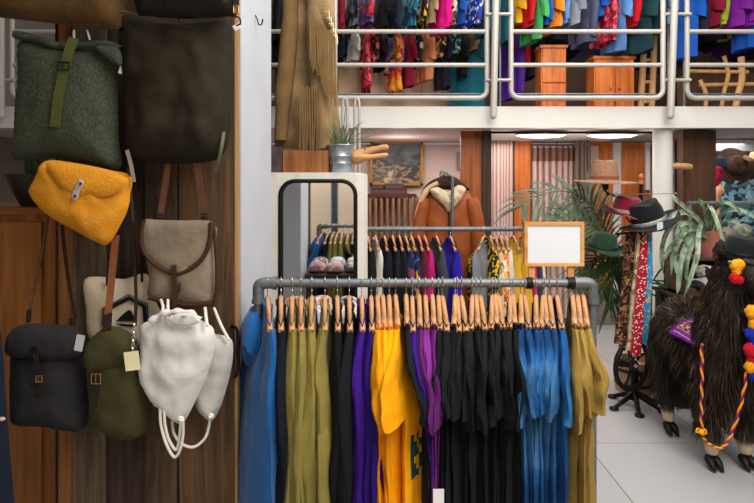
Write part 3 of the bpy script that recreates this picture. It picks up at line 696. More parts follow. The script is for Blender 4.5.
def hanger(loc, rz, label, group, small=False):
    """contoured wooden hanger with wire hook; first call builds, the rest are copies"""
    key = 'small' if small else 'big'
    if key not in HG:
        t_ = thing('clothes_hanger', (0, 0, 0), label, 'hanger', group)
        q = MB()
        for sd in (-1, 1):
            pts = [V((0, sd*a, z)) for a, z in ((0, -.060), (.02, -.064), (.07, -.083), (.13, -.112), (.18, -.138), (.208, -.152))]
            sp_ = spline(pts, 3); k = len(sp_)
            q.tube(sp_, [.0078+.003*min(1, i/k*1.3) for i in range(k)], 8, flat=1.1)
        q.build('wooden_bar', HWOOD, t_)
        q = MB(); r = .025
        pts = [V((0, 0, -.058)), V((0, 0, -.03))]+[V((0, -r*math.sin(a)*1.0, -.002-r*math.cos(a)+r*0)) for a in (.2,)]
        pts = [V((0, 0, -.060)), V((0, 0, -.040)), V((0, .012, -.030)), V((0, .0225, -.012)), V((0, .0235, .004)), V((0, .015, .019)), V((0, 0, .0245)), V((0, -.016, .018)), V((0, -.0235, .002)), V((0, -.022, -.01))]
        q.tube(spline(pts, 3), .0021, 6); q.build('wire_hook', HOOK, t_)
        HG[key] = t_; src = t_
        t_.location = V(loc); t_.rotation_euler = (0, 0, rz); return t_
    c = copy_tree(HG[key], loc, rz); c['label'] = label; c['group'] = group; return c
HG = {}
# front rack frame
DF, ZF = 2.4, Z(283, 2.4)
t_ = thing('clothes_rack', (X(425, DF), DF, 0), 'low front clothes rack of grey steel pipe, full of T-shirts', 'clothes rack')
xl, xr = X(258.5, DF), X(592, DF)
def elbow(q, x, s, z, d, r=.019):
    q.tube(spline([V((x+s*.07, d, z)), V((x+s*.03, d, z)), V((x+s*.004, d, z-.008)), V((x, d, z-.035)), V((x, d, z-.075))], 5), r*1.3, 14)
    q.tube([V((x+s*.062, d, z)), V((x+s*.078, d, z))], r*1.5, 14); q.tube([V((x, d, z-.07)), V((x, d, z-.086))], r*1.5, 14)
MB().tube([V((xl+.05, DF, ZF)), V((xr-.05, DF, ZF))], .0185, 16).build('top_pipe', GALV, t_)
for x, s in ((xl, 1), (xr, -1)):
    q = MB(); elbow(q, x, s, ZF, DF); q.build('elbow_fitting', GALV, t_)
    MB().tube([V((x, DF, ZF-.06)), V((x, DF, .1))], .0185, 16).build('post', GALV, t_)
    q = MB(); q.tube([V((x, DF-.3, .06)), V((x, DF+.3, .06))], .0185, 12); q.tube([V((x, DF, .04)), V((x, DF, .12))], .026, 12)
    for y in (-.28, .28): q.tube([V((x, DF+y, .0)), V((x, DF+y, .07))], .028, 12)
    q.build('foot', GALV, t_)
MB().tube([V((xl, DF, .16)), V((xr, DF, .16))], .0185, 12).build('lower_pipe', GALV, t_)
for px in (529, 570):
    q = MB(); q.tube([P(px-3, 283, DF), P(px+3, 283, DF)], .025, 14); q.build('pipe_collar', BLACK, t_)
# paper tag at the bottom
FRM = {}
def cl(name, hx, **k): return mat('cloth_'+name, hx, .9, .12, 9, .25, bscale=220, **k)
cBLUE = cl('cobalt', '#125a9c', sheen=.2); cNAVY = cl('navy', '#121722'); cOLIVE = cl('olive', '#857838', sheen=.1); cBLACK = cl('black', '#0e1013'); cBLACK2 = cl('black_b', '#14181d')
cPUR = cl('purple', '#35127a'); cPURD = cl('dark_purple', '#28106a'); cYEL = cl('yellow', '#f2a205'); cMAG = cl('plum', '#7d2c88'); cDPL = cl('dark_plum', '#5b1f63')
cTEA = mat('cloth_tea', '#94793a', .9, .1, 7, .25, bscale=200)
cDYE = pattern('dyed_blue', ['#0f3868', '#184d86', '#1d5792', '#41729f'], 9, 'mottle', .9, (1, 1, .35)); cDYE2 = pattern('dyed_blue_dark', ['#0f3868', '#174f8a', '#1b5792', '#2f6aa0'], 6, 'mottle', .9, (1, 1, .5))
cPRN = mat('print_green', '#17443c', .8, .1, 30, 0)
def hook_x(px, rz, d=DF, arm=.2):
    """hook position for a hanger whose near tip is seen at px"""
    yt = d-arm*math.cos(rz); return X(px, yt)-arm*math.sin(rz)
SW = dict(neck=.42, sleeve='long', thick=.032, A0=.2, A1=.25, L=.84, cuff=True)
TE = dict(neck=.82, sleeve='short', thick=.016, A0=.205, A1=.25, L=.80)
front = []
def fr(px, kind, m, rz, name, label, cat, hl, **kw):
    a = math.radians(rz)-1.0*math.atan((px-CX)/F); hx = hook_x(px, a)
    loc = V((hx, DF, ZF))
    hg_ = hanger(loc, a, hl, 'wooden hangers on the front rack')
    if kind == 'te': k_ = random.Random(len(front)).uniform(.86, 1.02); hg_.scale = (1, k_, k_)
    d_ = dict(SW if kind == 'sw' else TE); d_.update(kw)
    sd = 100+len(front)*7; rr = random.Random(sd)
    if kind == 'te': d_['L'] += rr.uniform(-.03, .03); d_['sl'] = .285+rr.uniform(-.035, .03); d_['neck'] = rr.uniform(.86, .97)
    q = shirt_mb(sd, **d_)
    if kw.get('hood'): q.v += []; h = hood_mb(1); q.add(h.v, h.f)
    o = q.build(name, [m, cPRN], label=label, cat=cat, group='garments on the front rack')
    o.location = loc; o.rotation_euler = (0, 0, a); front.append(o); return o
fr(270, 'sw', cBLUE, 3, 'hoodie', 'cobalt blue hooded sweatshirt at the end of the front rack beside white pillar', 'hoodie', 'wooden hanger holding the cobalt blue hoodie', hood=1, L=.9, sl=.7, thick=.045, twist=13)
fr(281, 'sw', cNAVY, 0, 'sweatshirt', 'navy black sweatshirt squeezed between cobalt hoodie and olive sweatshirts', 'sweatshirt', 'wooden hanger of the navy sweatshirt next to the cobalt hoodie')
fr(292, 'sw', cOLIVE, 0, 'sweatshirt', 'olive sweatshirt, first of the four olive ones from the cobalt hoodie', 'sweatshirt', 'wooden hanger of the first olive sweatshirt from the cobalt hoodie', thick=.022)
fr(301, 'sw', cOLIVE, 0, 'sweatshirt', 'olive sweatshirt, second of the four olive ones from the cobalt hoodie', 'sweatshirt', 'wooden hanger of the second olive sweatshirt from the cobalt hoodie', thick=.022)
fr(311, 'sw', cOLIVE, -1, 'sweatshirt', 'olive sweatshirt, third of the four olive ones from the cobalt hoodie', 'sweatshirt', 'wooden hanger of the third olive sweatshirt from the cobalt hoodie', thick=.024)
fr(325, 'sw', cOLIVE, 0, 'sweatshirt', 'olive sweatshirt turned to show its front, next to the black sweatshirts', 'sweatshirt', 'wooden hanger of the olive sweatshirt that is turned outwards', thick=.034, A1=.27, twist=-26)
fr(338, 'sw', cBLACK, 1, 'sweatshirt', 'black sweatshirt hanging directly beside the turned olive sweatshirt', 'sweatshirt', 'wooden hanger of the black sweatshirt touching the olive one')
fr(350, 'sw', cBLACK2, 1, 'sweatshirt', 'wide black sweatshirt hanging directly beside the purple sweatshirt', 'sweatshirt', 'wooden hanger of the black sweatshirt touching the purple one', twist=-20)
fr(362.5, 'sw', cPUR, 1, 'sweatshirt', 'violet purple sweatshirt with long smooth sleeve before the yellow T-shirts', 'sweatshirt', 'wooden hanger of the violet purple sweatshirt', thick=.034, twist=-18)
fr(372, 'sw', cPURD, 1, 'sweatshirt', 'dark purple sweatshirt hidden between violet sweatshirt and yellow T-shirts', 'sweatshirt', 'wooden hanger of the dark purple sweatshirt', twist=-14)
for i, (px, rz) in enumerate(((379, 2), (384.5, 2), (390, 1), (398, 3))):
    fr(px, 'te', cYEL, rz, 'yellow_tshirt', 'bright yellow T-shirt turned outwards with dark green print' if i == 3 else 'bright yellow T-shirt, %s of the yellow ones from the purple sweatshirts' % ORD[i], 'T-shirt', 'wooden hanger of the %s' % ('yellow T-shirt that shows the green print' if i == 3 else ORD[i]+' yellow T-shirt from the purple sweatshirts'), emblem=(i == 3), thick=.018 if i < 3 else .022, A1=.25 if i < 3 else .26, wide=1.0 if i < 3 else 1.5, twist=(-10, -10, -12, -32)[i], drift=(0, .005, .012, .035)[i])
fr(407, 'te', cNAVY, 1, 'tshirt', 'dark navy T-shirt hanging beside the printed yellow T-shirt', 'T-shirt', 'wooden hanger of the navy T-shirt beside printed yellow T-shirt', twist=-18, drift=.095)
fr(413, 'te', cPUR, 1, 'tshirt', 'indigo purple T-shirt between navy and plum T-shirts', 'T-shirt', 'wooden hanger of the indigo purple T-shirt', twist=-16, drift=.08)
fr(420, 'te', cDPL, 1, 'tshirt', 'dark plum T-shirt behind the brighter plum one', 'T-shirt', 'wooden hanger of the first dark plum T-shirt from the indigo one', twist=-14, drift=.06)
fr(427, 'te', cMAG, 2, 'tshirt', 'bright plum T-shirt with visible sleeve, before the black T-shirts', 'T-shirt', 'wooden hanger of the bright plum T-shirt', twist=-12, drift=.04)
fr(434, 'te', cDPL, 2, 'tshirt', 'dark plum T-shirt next to the first black T-shirt', 'T-shirt', 'wooden hanger of the dark plum T-shirt touching the black ones', twist=-8, drift=.02)
bk = [440, 447, 454, 459, 466, 471, 478, 485, 491, 497, 503, 509.5, 515]
for i, px in enumerate(bk):
    fr(px, 'te', (cBLACK, cBLACK2)[i % 2], 2+4*math.sin(i*2.1), 'tshirt', 'black T-shirt, %s in the black row from the plum T-shirts' % ORD[i], 'T-shirt', 'wooden hanger of the %s black T-shirt from the plum ones' % ORD[i], thick=.016, twist=-10+i+8*math.sin(i*3.3))
for i, px in enumerate((521.5, 529, 536, 541, 547, 553)):
    fr(px, 'te', cDYE, 1+4*math.sin(i*1.7), 'tshirt', 'blue mottled T-shirt, %s in the blue row from the black T-shirts' % ORD[i], 'T-shirt', 'wooden hanger of the %s blue T-shirt from the black ones' % ORD[i], thick=.017)
fr(562, 'te', cDYE2, 6, 'tshirt', 'deep blue T-shirt next to the mustard T-shirts', 'T-shirt', 'wooden hanger of the deep blue T-shirt', thick=.02)
for i, (px, rz) in enumerate(((575, 3), (581, 4), (587.5, 5))):
    fr(px, 'te', cTEA, rz, 'tshirt', ('mustard olive T-shirt touching the deep blue T-shirt', 'mustard olive T-shirt in the middle of the three mustard ones', 'mustard olive T-shirt at the rack end beside the post, sleeve showing')[i], 'T-shirt', 'wooden hanger of the mustard T-shirt %s' % ('touching the deep blue one', 'in the middle of three', 'at the rack end')[i], thick=.018 if i < 2 else .022, twist=(4, 8, 20)[i], wide=(1, 1, 1.3)[i])
q = MB(); c = P(438.5, 497, 2.14); q.bx(c.x-.021, c.x+.021, c.y-.002, c.y+.002, c.z-.045, c.z+.03); q.build('swing_tag', PAPER, smooth=False, label='white paper tag hanging at the bottom of the plum T-shirts', cat='tag')
# sign on the front rack
t_ = thing('sign_board', P(553, 262, 2.42), 'blank white board in light wooden frame standing on the front rack', 'sign')
SWD = wood('sign_pine', '#c88a45', '#e0aa66', 0, 8, .5, .1)
x0, x1, z0, z1 = X(524, 2.42), X(583.5, 2.42), Z(266, 2.42), Z(222, 2.42)
q = MB(); w = .014
for a in ((x0, x1, z0, z0+w), (x0, x1, z1-w, z1), (x0, x0+w, z0+w, z1-w), (x1-w, x1, z0+w, z1-w)): q.bx(a[0], a[1], 2.41, 2.432, a[2], a[3])
q.build('frame', SWD, t_, smooth=False)
MB().bx(x0+w, x1-w, 2.415, 2.425, z0+w, z1-w).build('white_panel', mat('whiteboard', '#d8dbe2', .4, .02, 3, 0), t_, smooth=False)
for px in (532, 571): MB().bx(X(px-3, 2.42), X(px+3, 2.42), 2.419, 2.431, ZF+.018, z0).build('leg', SWD, t_, smooth=False)
# ---------------------------------------------------------------- back rack
DB, ZB = 4.6, Z(229, 4.6)
t_ = thing('clothes_rack', (X(450, DB), DB, 0), 'rear clothes rack of grey steel pipe behind the mirror door', 'clothes rack')
xa, xb = X(352, DB), X(545, DB)
MB().tube([V((xa, DB, ZB)), V((xb, DB, ZB))], .02, 14).build('top_pipe', GALV, t_)
for x, s in ((xa, 1), (xb, -1)):
    q = MB(); elbow(q, x, s, ZB, DB); q.build('elbow_fitting', GALV, t_)
    MB().tube([V((x, DB, ZB-.06)), V((x, DB, .1))], .0185, 14).build('post', GALV, t_)
    q = MB(); q.tube([V((x, DB-.25, .05)), V((x, DB+.25, .05))], .0185, 12)
    for y in (-.22, .22): q.tube([V((x, DB+y, 0)), V((x, DB+y, .06))], .026, 12)
    q.build('foot', GALV, t_)
BP = dict(neck=.4, sleeve='long', thick=.02, A0=.2, A1=.25, L=.66, res=.7)
pNAV = pattern('navy_print', ['#141c38', '#1b2a5c', '#d6a21a', '#2f5c9c'], 22, 'blobs'); pNV2 = pattern('navy_floral', ['#151d36', '#1d2c55', '#7d3c4a'], 16, 'blobs')
pORZ = pattern('orange_zigzag', ['#d9792c', '#efe3d0', '#b84a1c', '#e8b15a'], 48, 'blobs'); pYBK = pattern('yellow_black', ['#1d1a14', '#d6ae1c', '#2c2a22'], 36, 'blobs')
cGRY = cl('grey_stripe', '#6f7275'); cWHT = cl('oatmeal', '#c9c4ba'); cFUC = cl('fuchsia', '#b01863'); cCHR = cl('charcoal', '#3b3e47'); cROY = cl('royal', '#2a1f96'); cMRN = cl('maroon', '#5c1f2e'); cYL2 = cl('soft_yellow', '#dcae32'); cGRN = cl('green', '#23803a'); cBLK3 = cl('ink', '#15161a')
for i, (px, m, rz, lb) in enumerate((
    (371, cBLK3, 22, 'black pullover beside the mirror door on the rear rack'), (379, cWHT, 20, 'oatmeal white knitted pullover on the rear rack'),
    (388, cNAVY, 20, 'dark navy pullover between oatmeal and black ones on the rear rack'), (396, cBLK3, 22, 'black pullover following the navy one on the rear rack'),
    (403, cBLACK2, 22, 'charcoal black pullover before the floral ones on the rear rack'), (409, pNV2, 24, 'dark navy shirt with dull red flowers on the rear rack'),
    (415, pNAV, 24, 'navy shirt with yellow and blue print on the rear rack'), (422, cMRN, 26, 'dark maroon pullover before the fuchsia one on the rear rack'),
    (428, cFUC, 28, 'fuchsia pink pullover on the rear rack'), (440, cCHR, 28, 'charcoal grey pullover beside fuchsia one on the rear rack'),
    (454, cROY, 30, 'royal blue purple sweater at the gap of the rear rack'),
    (488, cGRY, -26, 'grey sweater with green shoulder stripe on the rear rack'), (494, pYBK, 22, 'black and yellow patterned shirt on the rear rack'),
    (499, pattern('beige_print', ['#bfa27a', '#e2d2b4', '#80603a'], 20, 'blobs'), 22, 'beige patterned shirt on the rear rack'), (504, pORZ, 22, 'orange and white patterned shirt on the rear rack'), (509, cWHT, 22, 'white blouse between orange and yellow tops on the rear rack'),
    (517, cYL2, 34, 'soft yellow sleeveless top with open neck on the rear rack'), (526, cYL2, 30, 'soft yellow top partly behind blank sign on the rear rack'),
    (534, cFUC, 15, 'fuchsia top below the blank sign on the rear rack'), (540, cCHR, 15, 'dark grey striped top below the blank sign on the rear rack'), (545, cWHT, 15, 'pale grey top at the far end of rear rack'))):
    a = math.radians(.45*rz-2)-math.atan((px-CX)/F); hx = X(px, DB-.0)-.03
    if hx > xb-.06: hx = xb-.05-.04*(545-px)/8
    loc = V((hx, DB, ZB)); hanger(loc, a, 'wooden hanger of the '+lb, 'wooden hangers on the rear rack')
    q = shirt_mb(900+i*3, **{**BP, 'twist': .9*rz, 'twz': (.08, .2), **(dict(neck=.75, sleeve=None) if i in (16, 17) else {})})
    o = q.build('sweater' if 'sweat' in lb or 'pull' in lb else 'top', m, label=lb, cat='sweater' if 'sweat' in lb or 'pull' in lb else 'top', group='garments on the rear rack')
    o.location = loc; o.rotation_euler = (0, 0, a)
    if i == 11:
        q = MB(); q.ribbon(spline([V((.036, -.06, -.075)), V((.04, -.13, -.105)), V((.045, -.2, -.16)), V((.045, -.235, -.3))], 4), .03, .006, (1, -.4, .5)); k = q.build('shoulder_stripe', cGRN, o)
# label lengths: trim to sixteen words
# ================================================================ mirror door cabinet
DM = 3.9
t_ = thing('mirror_door', (X(315, DM), DM+.1, 0), 'white enamelled metal door with rounded black-rimmed mirror, behind the front rack', 'mirror')
ENA = mat('chipped_white_enamel', '#d6d1c6', .45, .06, 5, .08, spec=.5)
zt = Z(172.5, DM); TH = math.radians(-1.0); WD = .602; O_ = V((X(270.5, DM), DM, 0)); tx_ = V((math.cos(TH), -math.sin(TH), 0)); ty_ = V((math.sin(TH), math.cos(TH), 0))
def DL(x, y, z): return O_+tx_*x+ty_*y+V((0, 0, z))
mx0, mx1, mz0, mz1 = 0.07, WD-.01, .3, Z(181, DM)
def rrect(x0, x1, z0, z1, r, n=7):
    o = []
    for cx_, cz_, a0 in ((x1-r, z1-r, 0), (x0+r, z1-r, PI/2), (x0+r, z0+r, PI), (x1-r, z0+r, 1.5*PI)):
        for k in range(n+1):
            a = a0+PI/2*k/n; o.append((cx_+r*math.cos(a), cz_+r*math.sin(a)))
    return o
inner = rrect(mx0, mx1, mz0, mz1, .1)
outer = rrect(0, WD, .02, zt, .012)
k = len(inner); q = MB()
q.add([DL(x, 0, z) for x, z in outer]+[DL(x, 0, z) for x, z in inner]+[DL(x, .03, z) for x, z in inner], [(i, (i+1) % k, k+(i+1) % k, k+i) for i in range(k)]+[(k+i, k+(i+1) % k, 2*k+(i+1) % k, 2*k+i) for i in range(k)])
DP = .5
rings = [(0, 0), (.022, .03), (.052, .07), (.074, .12), (.074, DP)]
q.add([DL(x+(e if x > WD/2 else 0), y, z-(e*.12 if z > 1 else 0)) for e, y in rings for x, z in outer], [(r_*k+i, (r_+1)*k+i, (r_+1)*k+(i+1) % k, r_*k+(i+1) % k) for r_ in range(len(rings)-1) for i in range(k)]+[tuple(range((len(rings)-1)*k, len(rings)*k))])
q.build('door_shell', ENA, t_, smooth=False)
q = MB(); q.tube([DL(x, -.006, z) for x, z in inner], .015, 10, closed=True); q.build('rubber_rim', mat('black_rubber', '#101012', .5, .1, 20, .05), t_)
m, n, l, b = newmat('mirror_glass'); b.inputs['Metallic'].default_value = 1; b.inputs['Roughness'].default_value = .03; b.inputs['Base Color'].default_value = (.9, .91, .92, 1)
q = MB(); q.add([DL(x, .01, z) for x, z in inner], [tuple(range(k))[::-1]]); q.build('mirror_pane', m, t_, smooth=False)
q = MB()
for u_, dz, r in ((.18, .025, .012), (.43, .016, .015), (.47, .013, .017), (.015, .02, .014), (.035, .04, .008), (.59, .4, .007), (.59, .65, .008), (.025, .5, .007)):
    q.lathe([(.001, -.002), (r, -.001), (r, .001)], DL(u_, -.0005, zt-dz), 7, Matrix.Rotation(PI/2, 3, 'X') @ Matrix.Diagonal(V((1.6, .5, 1))))
q.build('paint_chips', mat('rust', '#4c3b33', .9, .3, 30, 0), t_)
q = MB(); q.lathe([(.001, -.012), (.012, -.01), (.014, 0)], DL(-.004, .1, Z(213, DM)), 8, Matrix.Rotation(-PI/2, 3, 'Y')); q.tube([DL(-.02, .06, Z(211, DM)), DL(-.03, .04, Z(218, DM))], .005, 6); q.build('side_latch', ENA, t_)
# log block, dark box, bucket, carved snout on top of the door
zt0 = zt-.001
wl = wood('log_wood', '#7d4a22', '#a96b34', 2, 10, .6, .3)
q = MB(); x0, x1 = X(284, 4.0), X(329, 4.0); q.bx(x0, x1, 3.95, 4.15, zt0, Z(150.5, 3.96)); q.build('wooden_block', wl, smooth=False, label='reddish brown wooden block lying on the mirror door below fringed jacket', cat='block')
q = MB(); q.bx(X(272, 4.0), X(283, 4.0), 3.96, 4.15, zt0, Z(147, 3.97)); q.build('small_box', mat('brown_violet_box', '#4a3c40', .6, .3, 20, .1), smooth=False, label='small dark violet box beside wooden block on the mirror door', cat='box')
c = V((X(340.5, 4.0), 4.02, zt0))
t_ = thing('metal_bucket', c, 'small galvanised bucket with grass plant on top of mirror door', 'bucket')
k = 4.0/F; pr = [(.001, 0), (10.6*k, 0), (11.2*k, .005), (11.8*k, 9*k), (12.2*k, 9.5*k), (12.0*k, 10.2*k), (12.6*k, 16*k), (13.1*k, 16.6*k), (12.8*k, 17.4*k), (14*k, 26.6*k), (14.6*k, 27.4*k), (14.2*k, 28*k), (13.5*k, 27*k), (11*k, 4*k), (.001, 4*k)]
q = MB(); q.lathe(pr, c, 30); q.build('bucket', mat('zinc', '#a9b4bc', .35, .18, 14, .1, metal=.8), t_)
q = MB(); q.lathe([(13*k, 24*k), (.001, 25*k)], c, 20); q.build('soil', MATS['soil'], t_)
def blade(q, base, tip, w, sag=.0, n=7, nrm=None):
    base, tip = V(base), V(tip); pts = []
    for i in range(n+1):
        s = i/n; p = base.lerp(tip, s); p.z += sag*4*s*(1-s); pts.append(p)
    ws = [w*(.55+.9*s)*(1-s**2.2)+.0006 for s in [i/n for i in range(n+1)]]
    dirv = tip-base; nm = nrm or V((-dirv.x*.3, -1, .5))
    q.ribbon(pts, ws, .001, nm)
rg = random.Random(4); q = MB(); top = c+V((0, 0, 25*k))
for i in range(34):
    a = rg.uniform(0, 2*PI); L = rg.uniform(.13, .26); sp = rg.uniform(.15, .85)
    tip = top+V((math.cos(a)*L*sp, math.sin(a)*L*sp*.7, L*(1-.35*sp)))
    blade(q, top+V((math.cos(a)*.03, math.sin(a)*.03, 0)), tip, .006, .02)
for tx, ty in ((393, 133), (378, 128), (322, 127), (331, 118), (366, 121), (388, 144), (347, 96), (372, 139)): blade(q, top+V((rg.uniform(-.03, .03), 0, 0)), P(tx, ty, 3.98), .006, .03)
q.build('grass_blades', mat('grass_green', '#566447', .7, .3, 20, .1), t_)
t_h = thing('jacket_bracket', P(308, -66, 4.3), 'steel bracket arm from balcony railing holding up the fringed jacket', 'bracket')
pj = P(308, -64, 4.22); MB().tube(spline([V((pj.x, 4.92, 3.5)), V((pj.x, 4.6, 3.66)), V((pj.x, 4.22, 3.66)), pj], 5), .012, 8).build('arm', GALV, t_h)
MB().tube([pj+V((-.16, 0, -.07)), pj, pj+V((.16, 0, -.07))], .016, 8).build('hanger_bar', HWOOD, t_h)
# carved wooden head with long open snout
cw = wood('carved_wood', '#b08050', '#cfa070', 0, 8, .5, .2)
t_ = thing('wooden_carving', P(362, 158, 4.04), 'carved pale wooden head with long open snout beside bucket', 'carving')
q = MB(); q.tube(spline(pp([(352, 158), (359, 154.5), (366, 152), (375, 149.5), (384, 147.5), (388.5, 148)], 4.04), 4), [1.3*a_ for a_ in (.03, .035, .036, .034, .032, .03, .027, .026, .025, .023, .022, .021, .019, .018, .018, .018, .018, .018, .018, .017, .01)], 10); q.build('upper_jaw', cw, t_)
q = MB(); q.tube(spline(pp([(354, 158), (362, 157.5), (372, 157), (382, 155.5), (388, 155)], 4.01), 4), [1.3*a_ for a_ in (.03, .03, .028, .025, .023, .02, .018, .016, .015, .015, .015, .014, .014, .014, .014, .013, .008)], 10); q.build('lower_jaw', cw, t_)
q = MB(); q.ball(P(356, 158, 4.04), (.058, .06, .05), 10); q.build('neck_block', cw, t_)
q = MB(); q.ball(P(365, 149, 3.985), .007, 6); q.build('eye', BLACK, t_)
# white looped rods behind the bucket
t_ = thing('looped_rods', P(350, 150, 4.6), 'pair of white looped metal rods standing behind the bucket', 'rods')
for px in (345, 357):
    q = MB(); q.tube(spline(pp([(px-2.2, 190), (px-2.2, 130), (px-2.2, 104), (px, 98), (px+2.2, 104), (px+2.2, 130), (px+2.2, 190)], 4.6), 4), .012, 8); q.build('loop', WHITE_STEEL, t_)
MB().bx(X(341, 4.6), X(361, 4.6), 4.57, 4.63, 0, Z(188, 4.6)).build('stand_foot', WHITE_STEEL, t_, smooth=False)
# fringed suede jacket hanging over the door
SUE = mat('tan_suede_jacket', '#8f7450', .9, .3, 6, .3, bscale=70, sheen=.2); SUE2 = mat('tan_suede_dark', '#735a38', .9, .18, 6, .3, bscale=70)
DJ = 4.2
t_ = thing('fringed_jacket', P(308, 20, DJ), 'tan suede western jacket with long fringe hanging above the mirror door', 'jacket')
MB().pillow(px_out([(289, -60), (318, -62), (330, -30), (334, 0), (336, 50), (338, 100), (340, 140), (335, 149), (310, 151), (288, 148), (275, 146), (277, 110), (281, 70), (284, 35), (287, 0)], DJ), DJ, .09, seed=41, wr=.04, wf=5, creases=.01, smooth=4).build('body', SUE, t_)
q = MB(); q.tube(spline([P(*p) for p in ((290, -20, 4.11), (290, 20, 4.09), (287, 60, 4.08), (283, 100, 4.08), (281, 140, 4.09))], 4), [.058]*5+[.065]*8+[.05]*4, 12); q.build('sleeve', SUE2, t_)
q = MB(); q.tube(spline([P(*p) for p in ((320, -40, 4.08), (318, 0, 4.04), (318, 50, 4.04), (322, 100, 4.05), (325, 148, 4.08))], 4), [.07]*5+[.077]*8+[.065]*4, 12); q.build('sleeve', SUE, t_)
MB().pillow(px_out([(305, -60), (326, -60), (334, 8), (334, 30), (322, 26), (311, 14), (306, -6)], 4.02), 4.02, .06, seed=43, wr=.004, smooth=3).build('yoke', SUE, t_)
q = MB(); rg = random.Random(8)
for i in range(22):
    s = i/21; x = 309+s*26; y = 14+s*22; ln = 44+10*rg.random()+s*24
    q.ribbon(spline([P(x, y, 3.93), P(x+.6+rg.uniform(-.6, .6), y+ln*.5, 3.91), P(x+1.5+rg.uniform(-.8, .8), y+ln, 3.915)], 3), .0085, .004)
for i in range(9):
    x = 300+i*2.4; q.ribbon(spline([P(x, 84+4*rg.random(), 3.95), P(x+.5, 120, 3.935), P(x+rg.uniform(-1, 1), 150, 3.95)], 3), .01, .004)
q.build('fringe', SUE2, t_)
q = MB()
for i in range(5): q.tube([P(325+i*2, 12+i*6, 3.92), P(329+i*2, 11+i*6, 3.917), P(329.5+i*2, 20+i*6, 3.917)], .004, 6)
q.build('lacing', CREAM, t_)
# ================================================================ tan shearling jacket on a stand, behind the rear rack
DO = 5.08
OJ = mat('rust_leather', '#8f4a20', .6, .15, 7, .2, bscale=50)
FL = mat('cream_fleece', '#cbb79a', .95, .1, 30, .8, bscale=60)
t_ = thing('shearling_jacket', P(448, 200, DO), 'rust brown leather jacket with cream fleece collar on a tall coat stand', 'jacket')
MB().pillow(px_out([(426, 194), (436, 190), (448, 196), (462, 190), (470, 194), (475, 210), (477, 235), (477, 262), (474, 290), (470, 305), (424, 305), (420, 280), (419, 240), (421, 210)], DO), DO, .13, seed=45, wr=.02, wf=6, smooth=4).build('body', OJ, t_)
for pts, r in (([(424, 198, 5.0), (419, 225, 4.98), (417, 255, 4.98), (418, 285, 4.98)], .068), ([(471, 198, 5.0), (477, 225, 4.98), (478, 255, 4.98), (477, 285, 4.98)], .068)):
    MB().tube(spline([P(*p) for p in pts], 5), [r*.7]+[r]*14+[r*.9], 12).build('sleeve', OJ, t_)
MB().pillow(px_out([(430, 190), (438, 187), (448, 192), (458, 185), (466, 189), (462, 198), (454, 208), (449, 213), (443, 205), (435, 198)], 4.94), 4.94, .05, seed=47, wr=.014, wf=20, smooth=3).build('fleece_collar', FL, t_)
q = MB(); q.tube(pp([(449, 213), (450, 300)], 4.935), .006, 6); q.build('zip', BLACK, t_)
t_ = thing('draped_coat', P(420, 200, 5.03), 'cream lined brown coat hanging edge-on beside the rust leather jacket', 'coat')
MB().tube(spline([P(*p) for p in ((438, 183, 4.98), (428, 189, 4.98), (420, 203, 4.98), (415, 222, 4.98), (411, 250, 4.98), (409, 280, 4.98))], 5), [.022]*6+[.028]*20, 10, flat=1.6).build('lining_edge', mat('cream_lining', '#c8a583', .9, .08, 12, .3), t_)
MB().tube(spline([P(*p) for p in ((446, 178, 5.05), (432, 184, 5.06), (424, 194, 5.06), (419, 215, 5.06), (415, 250, 5.06), (413, 280, 5.06))], 5), [.03]*26, 10, flat=1.6).build('outer_cloth', mat('dark_brown_coat', '#3a271c', .8, .15, 12, .2), t_)
MB().pillow(px_out([(428, 183), (440, 178), (452, 176), (462, 182), (470, 190), (460, 190), (448, 190), (436, 188)], 5.02), 5.02, .05, seed=49, wr=.01, smooth=3).build('dark_shoulders', MATS['dark_brown_coat'], t_)
t_ = thing('coat_stand', (X(452, 4.86), 4.86, 0), 'slim grey steel coat stand with stepped top carrying the rust jacket', 'coat stand')
MB().tube([(X(452.5, 4.86), 4.86, 0.02), P(452.5, 178, 4.86)], .014, 10).build('pole', GALV, t_)
MB().tube(spline(pp([(452.5, 178), (450, 175), (442, 171), (440, 176)], 4.86), 4), .010, 8).build('top_arm', GALV, t_)
q = MB()
for i in range(6): q.tube([P(441+i*2.1, 172.5+i*.8, 4.86), P(440.5+i*2.1, 177+i*.8, 4.86)], .006, 6)
q.build('hook_row', BLACK, t_)
q = MB(); q.lathe([(.001, 0), (.2, 0), (.2, .015), (.03, .03), (.02, .06)], (X(452.5, 4.86), 4.86, 0), 24); q.build('base', GALV, t_)
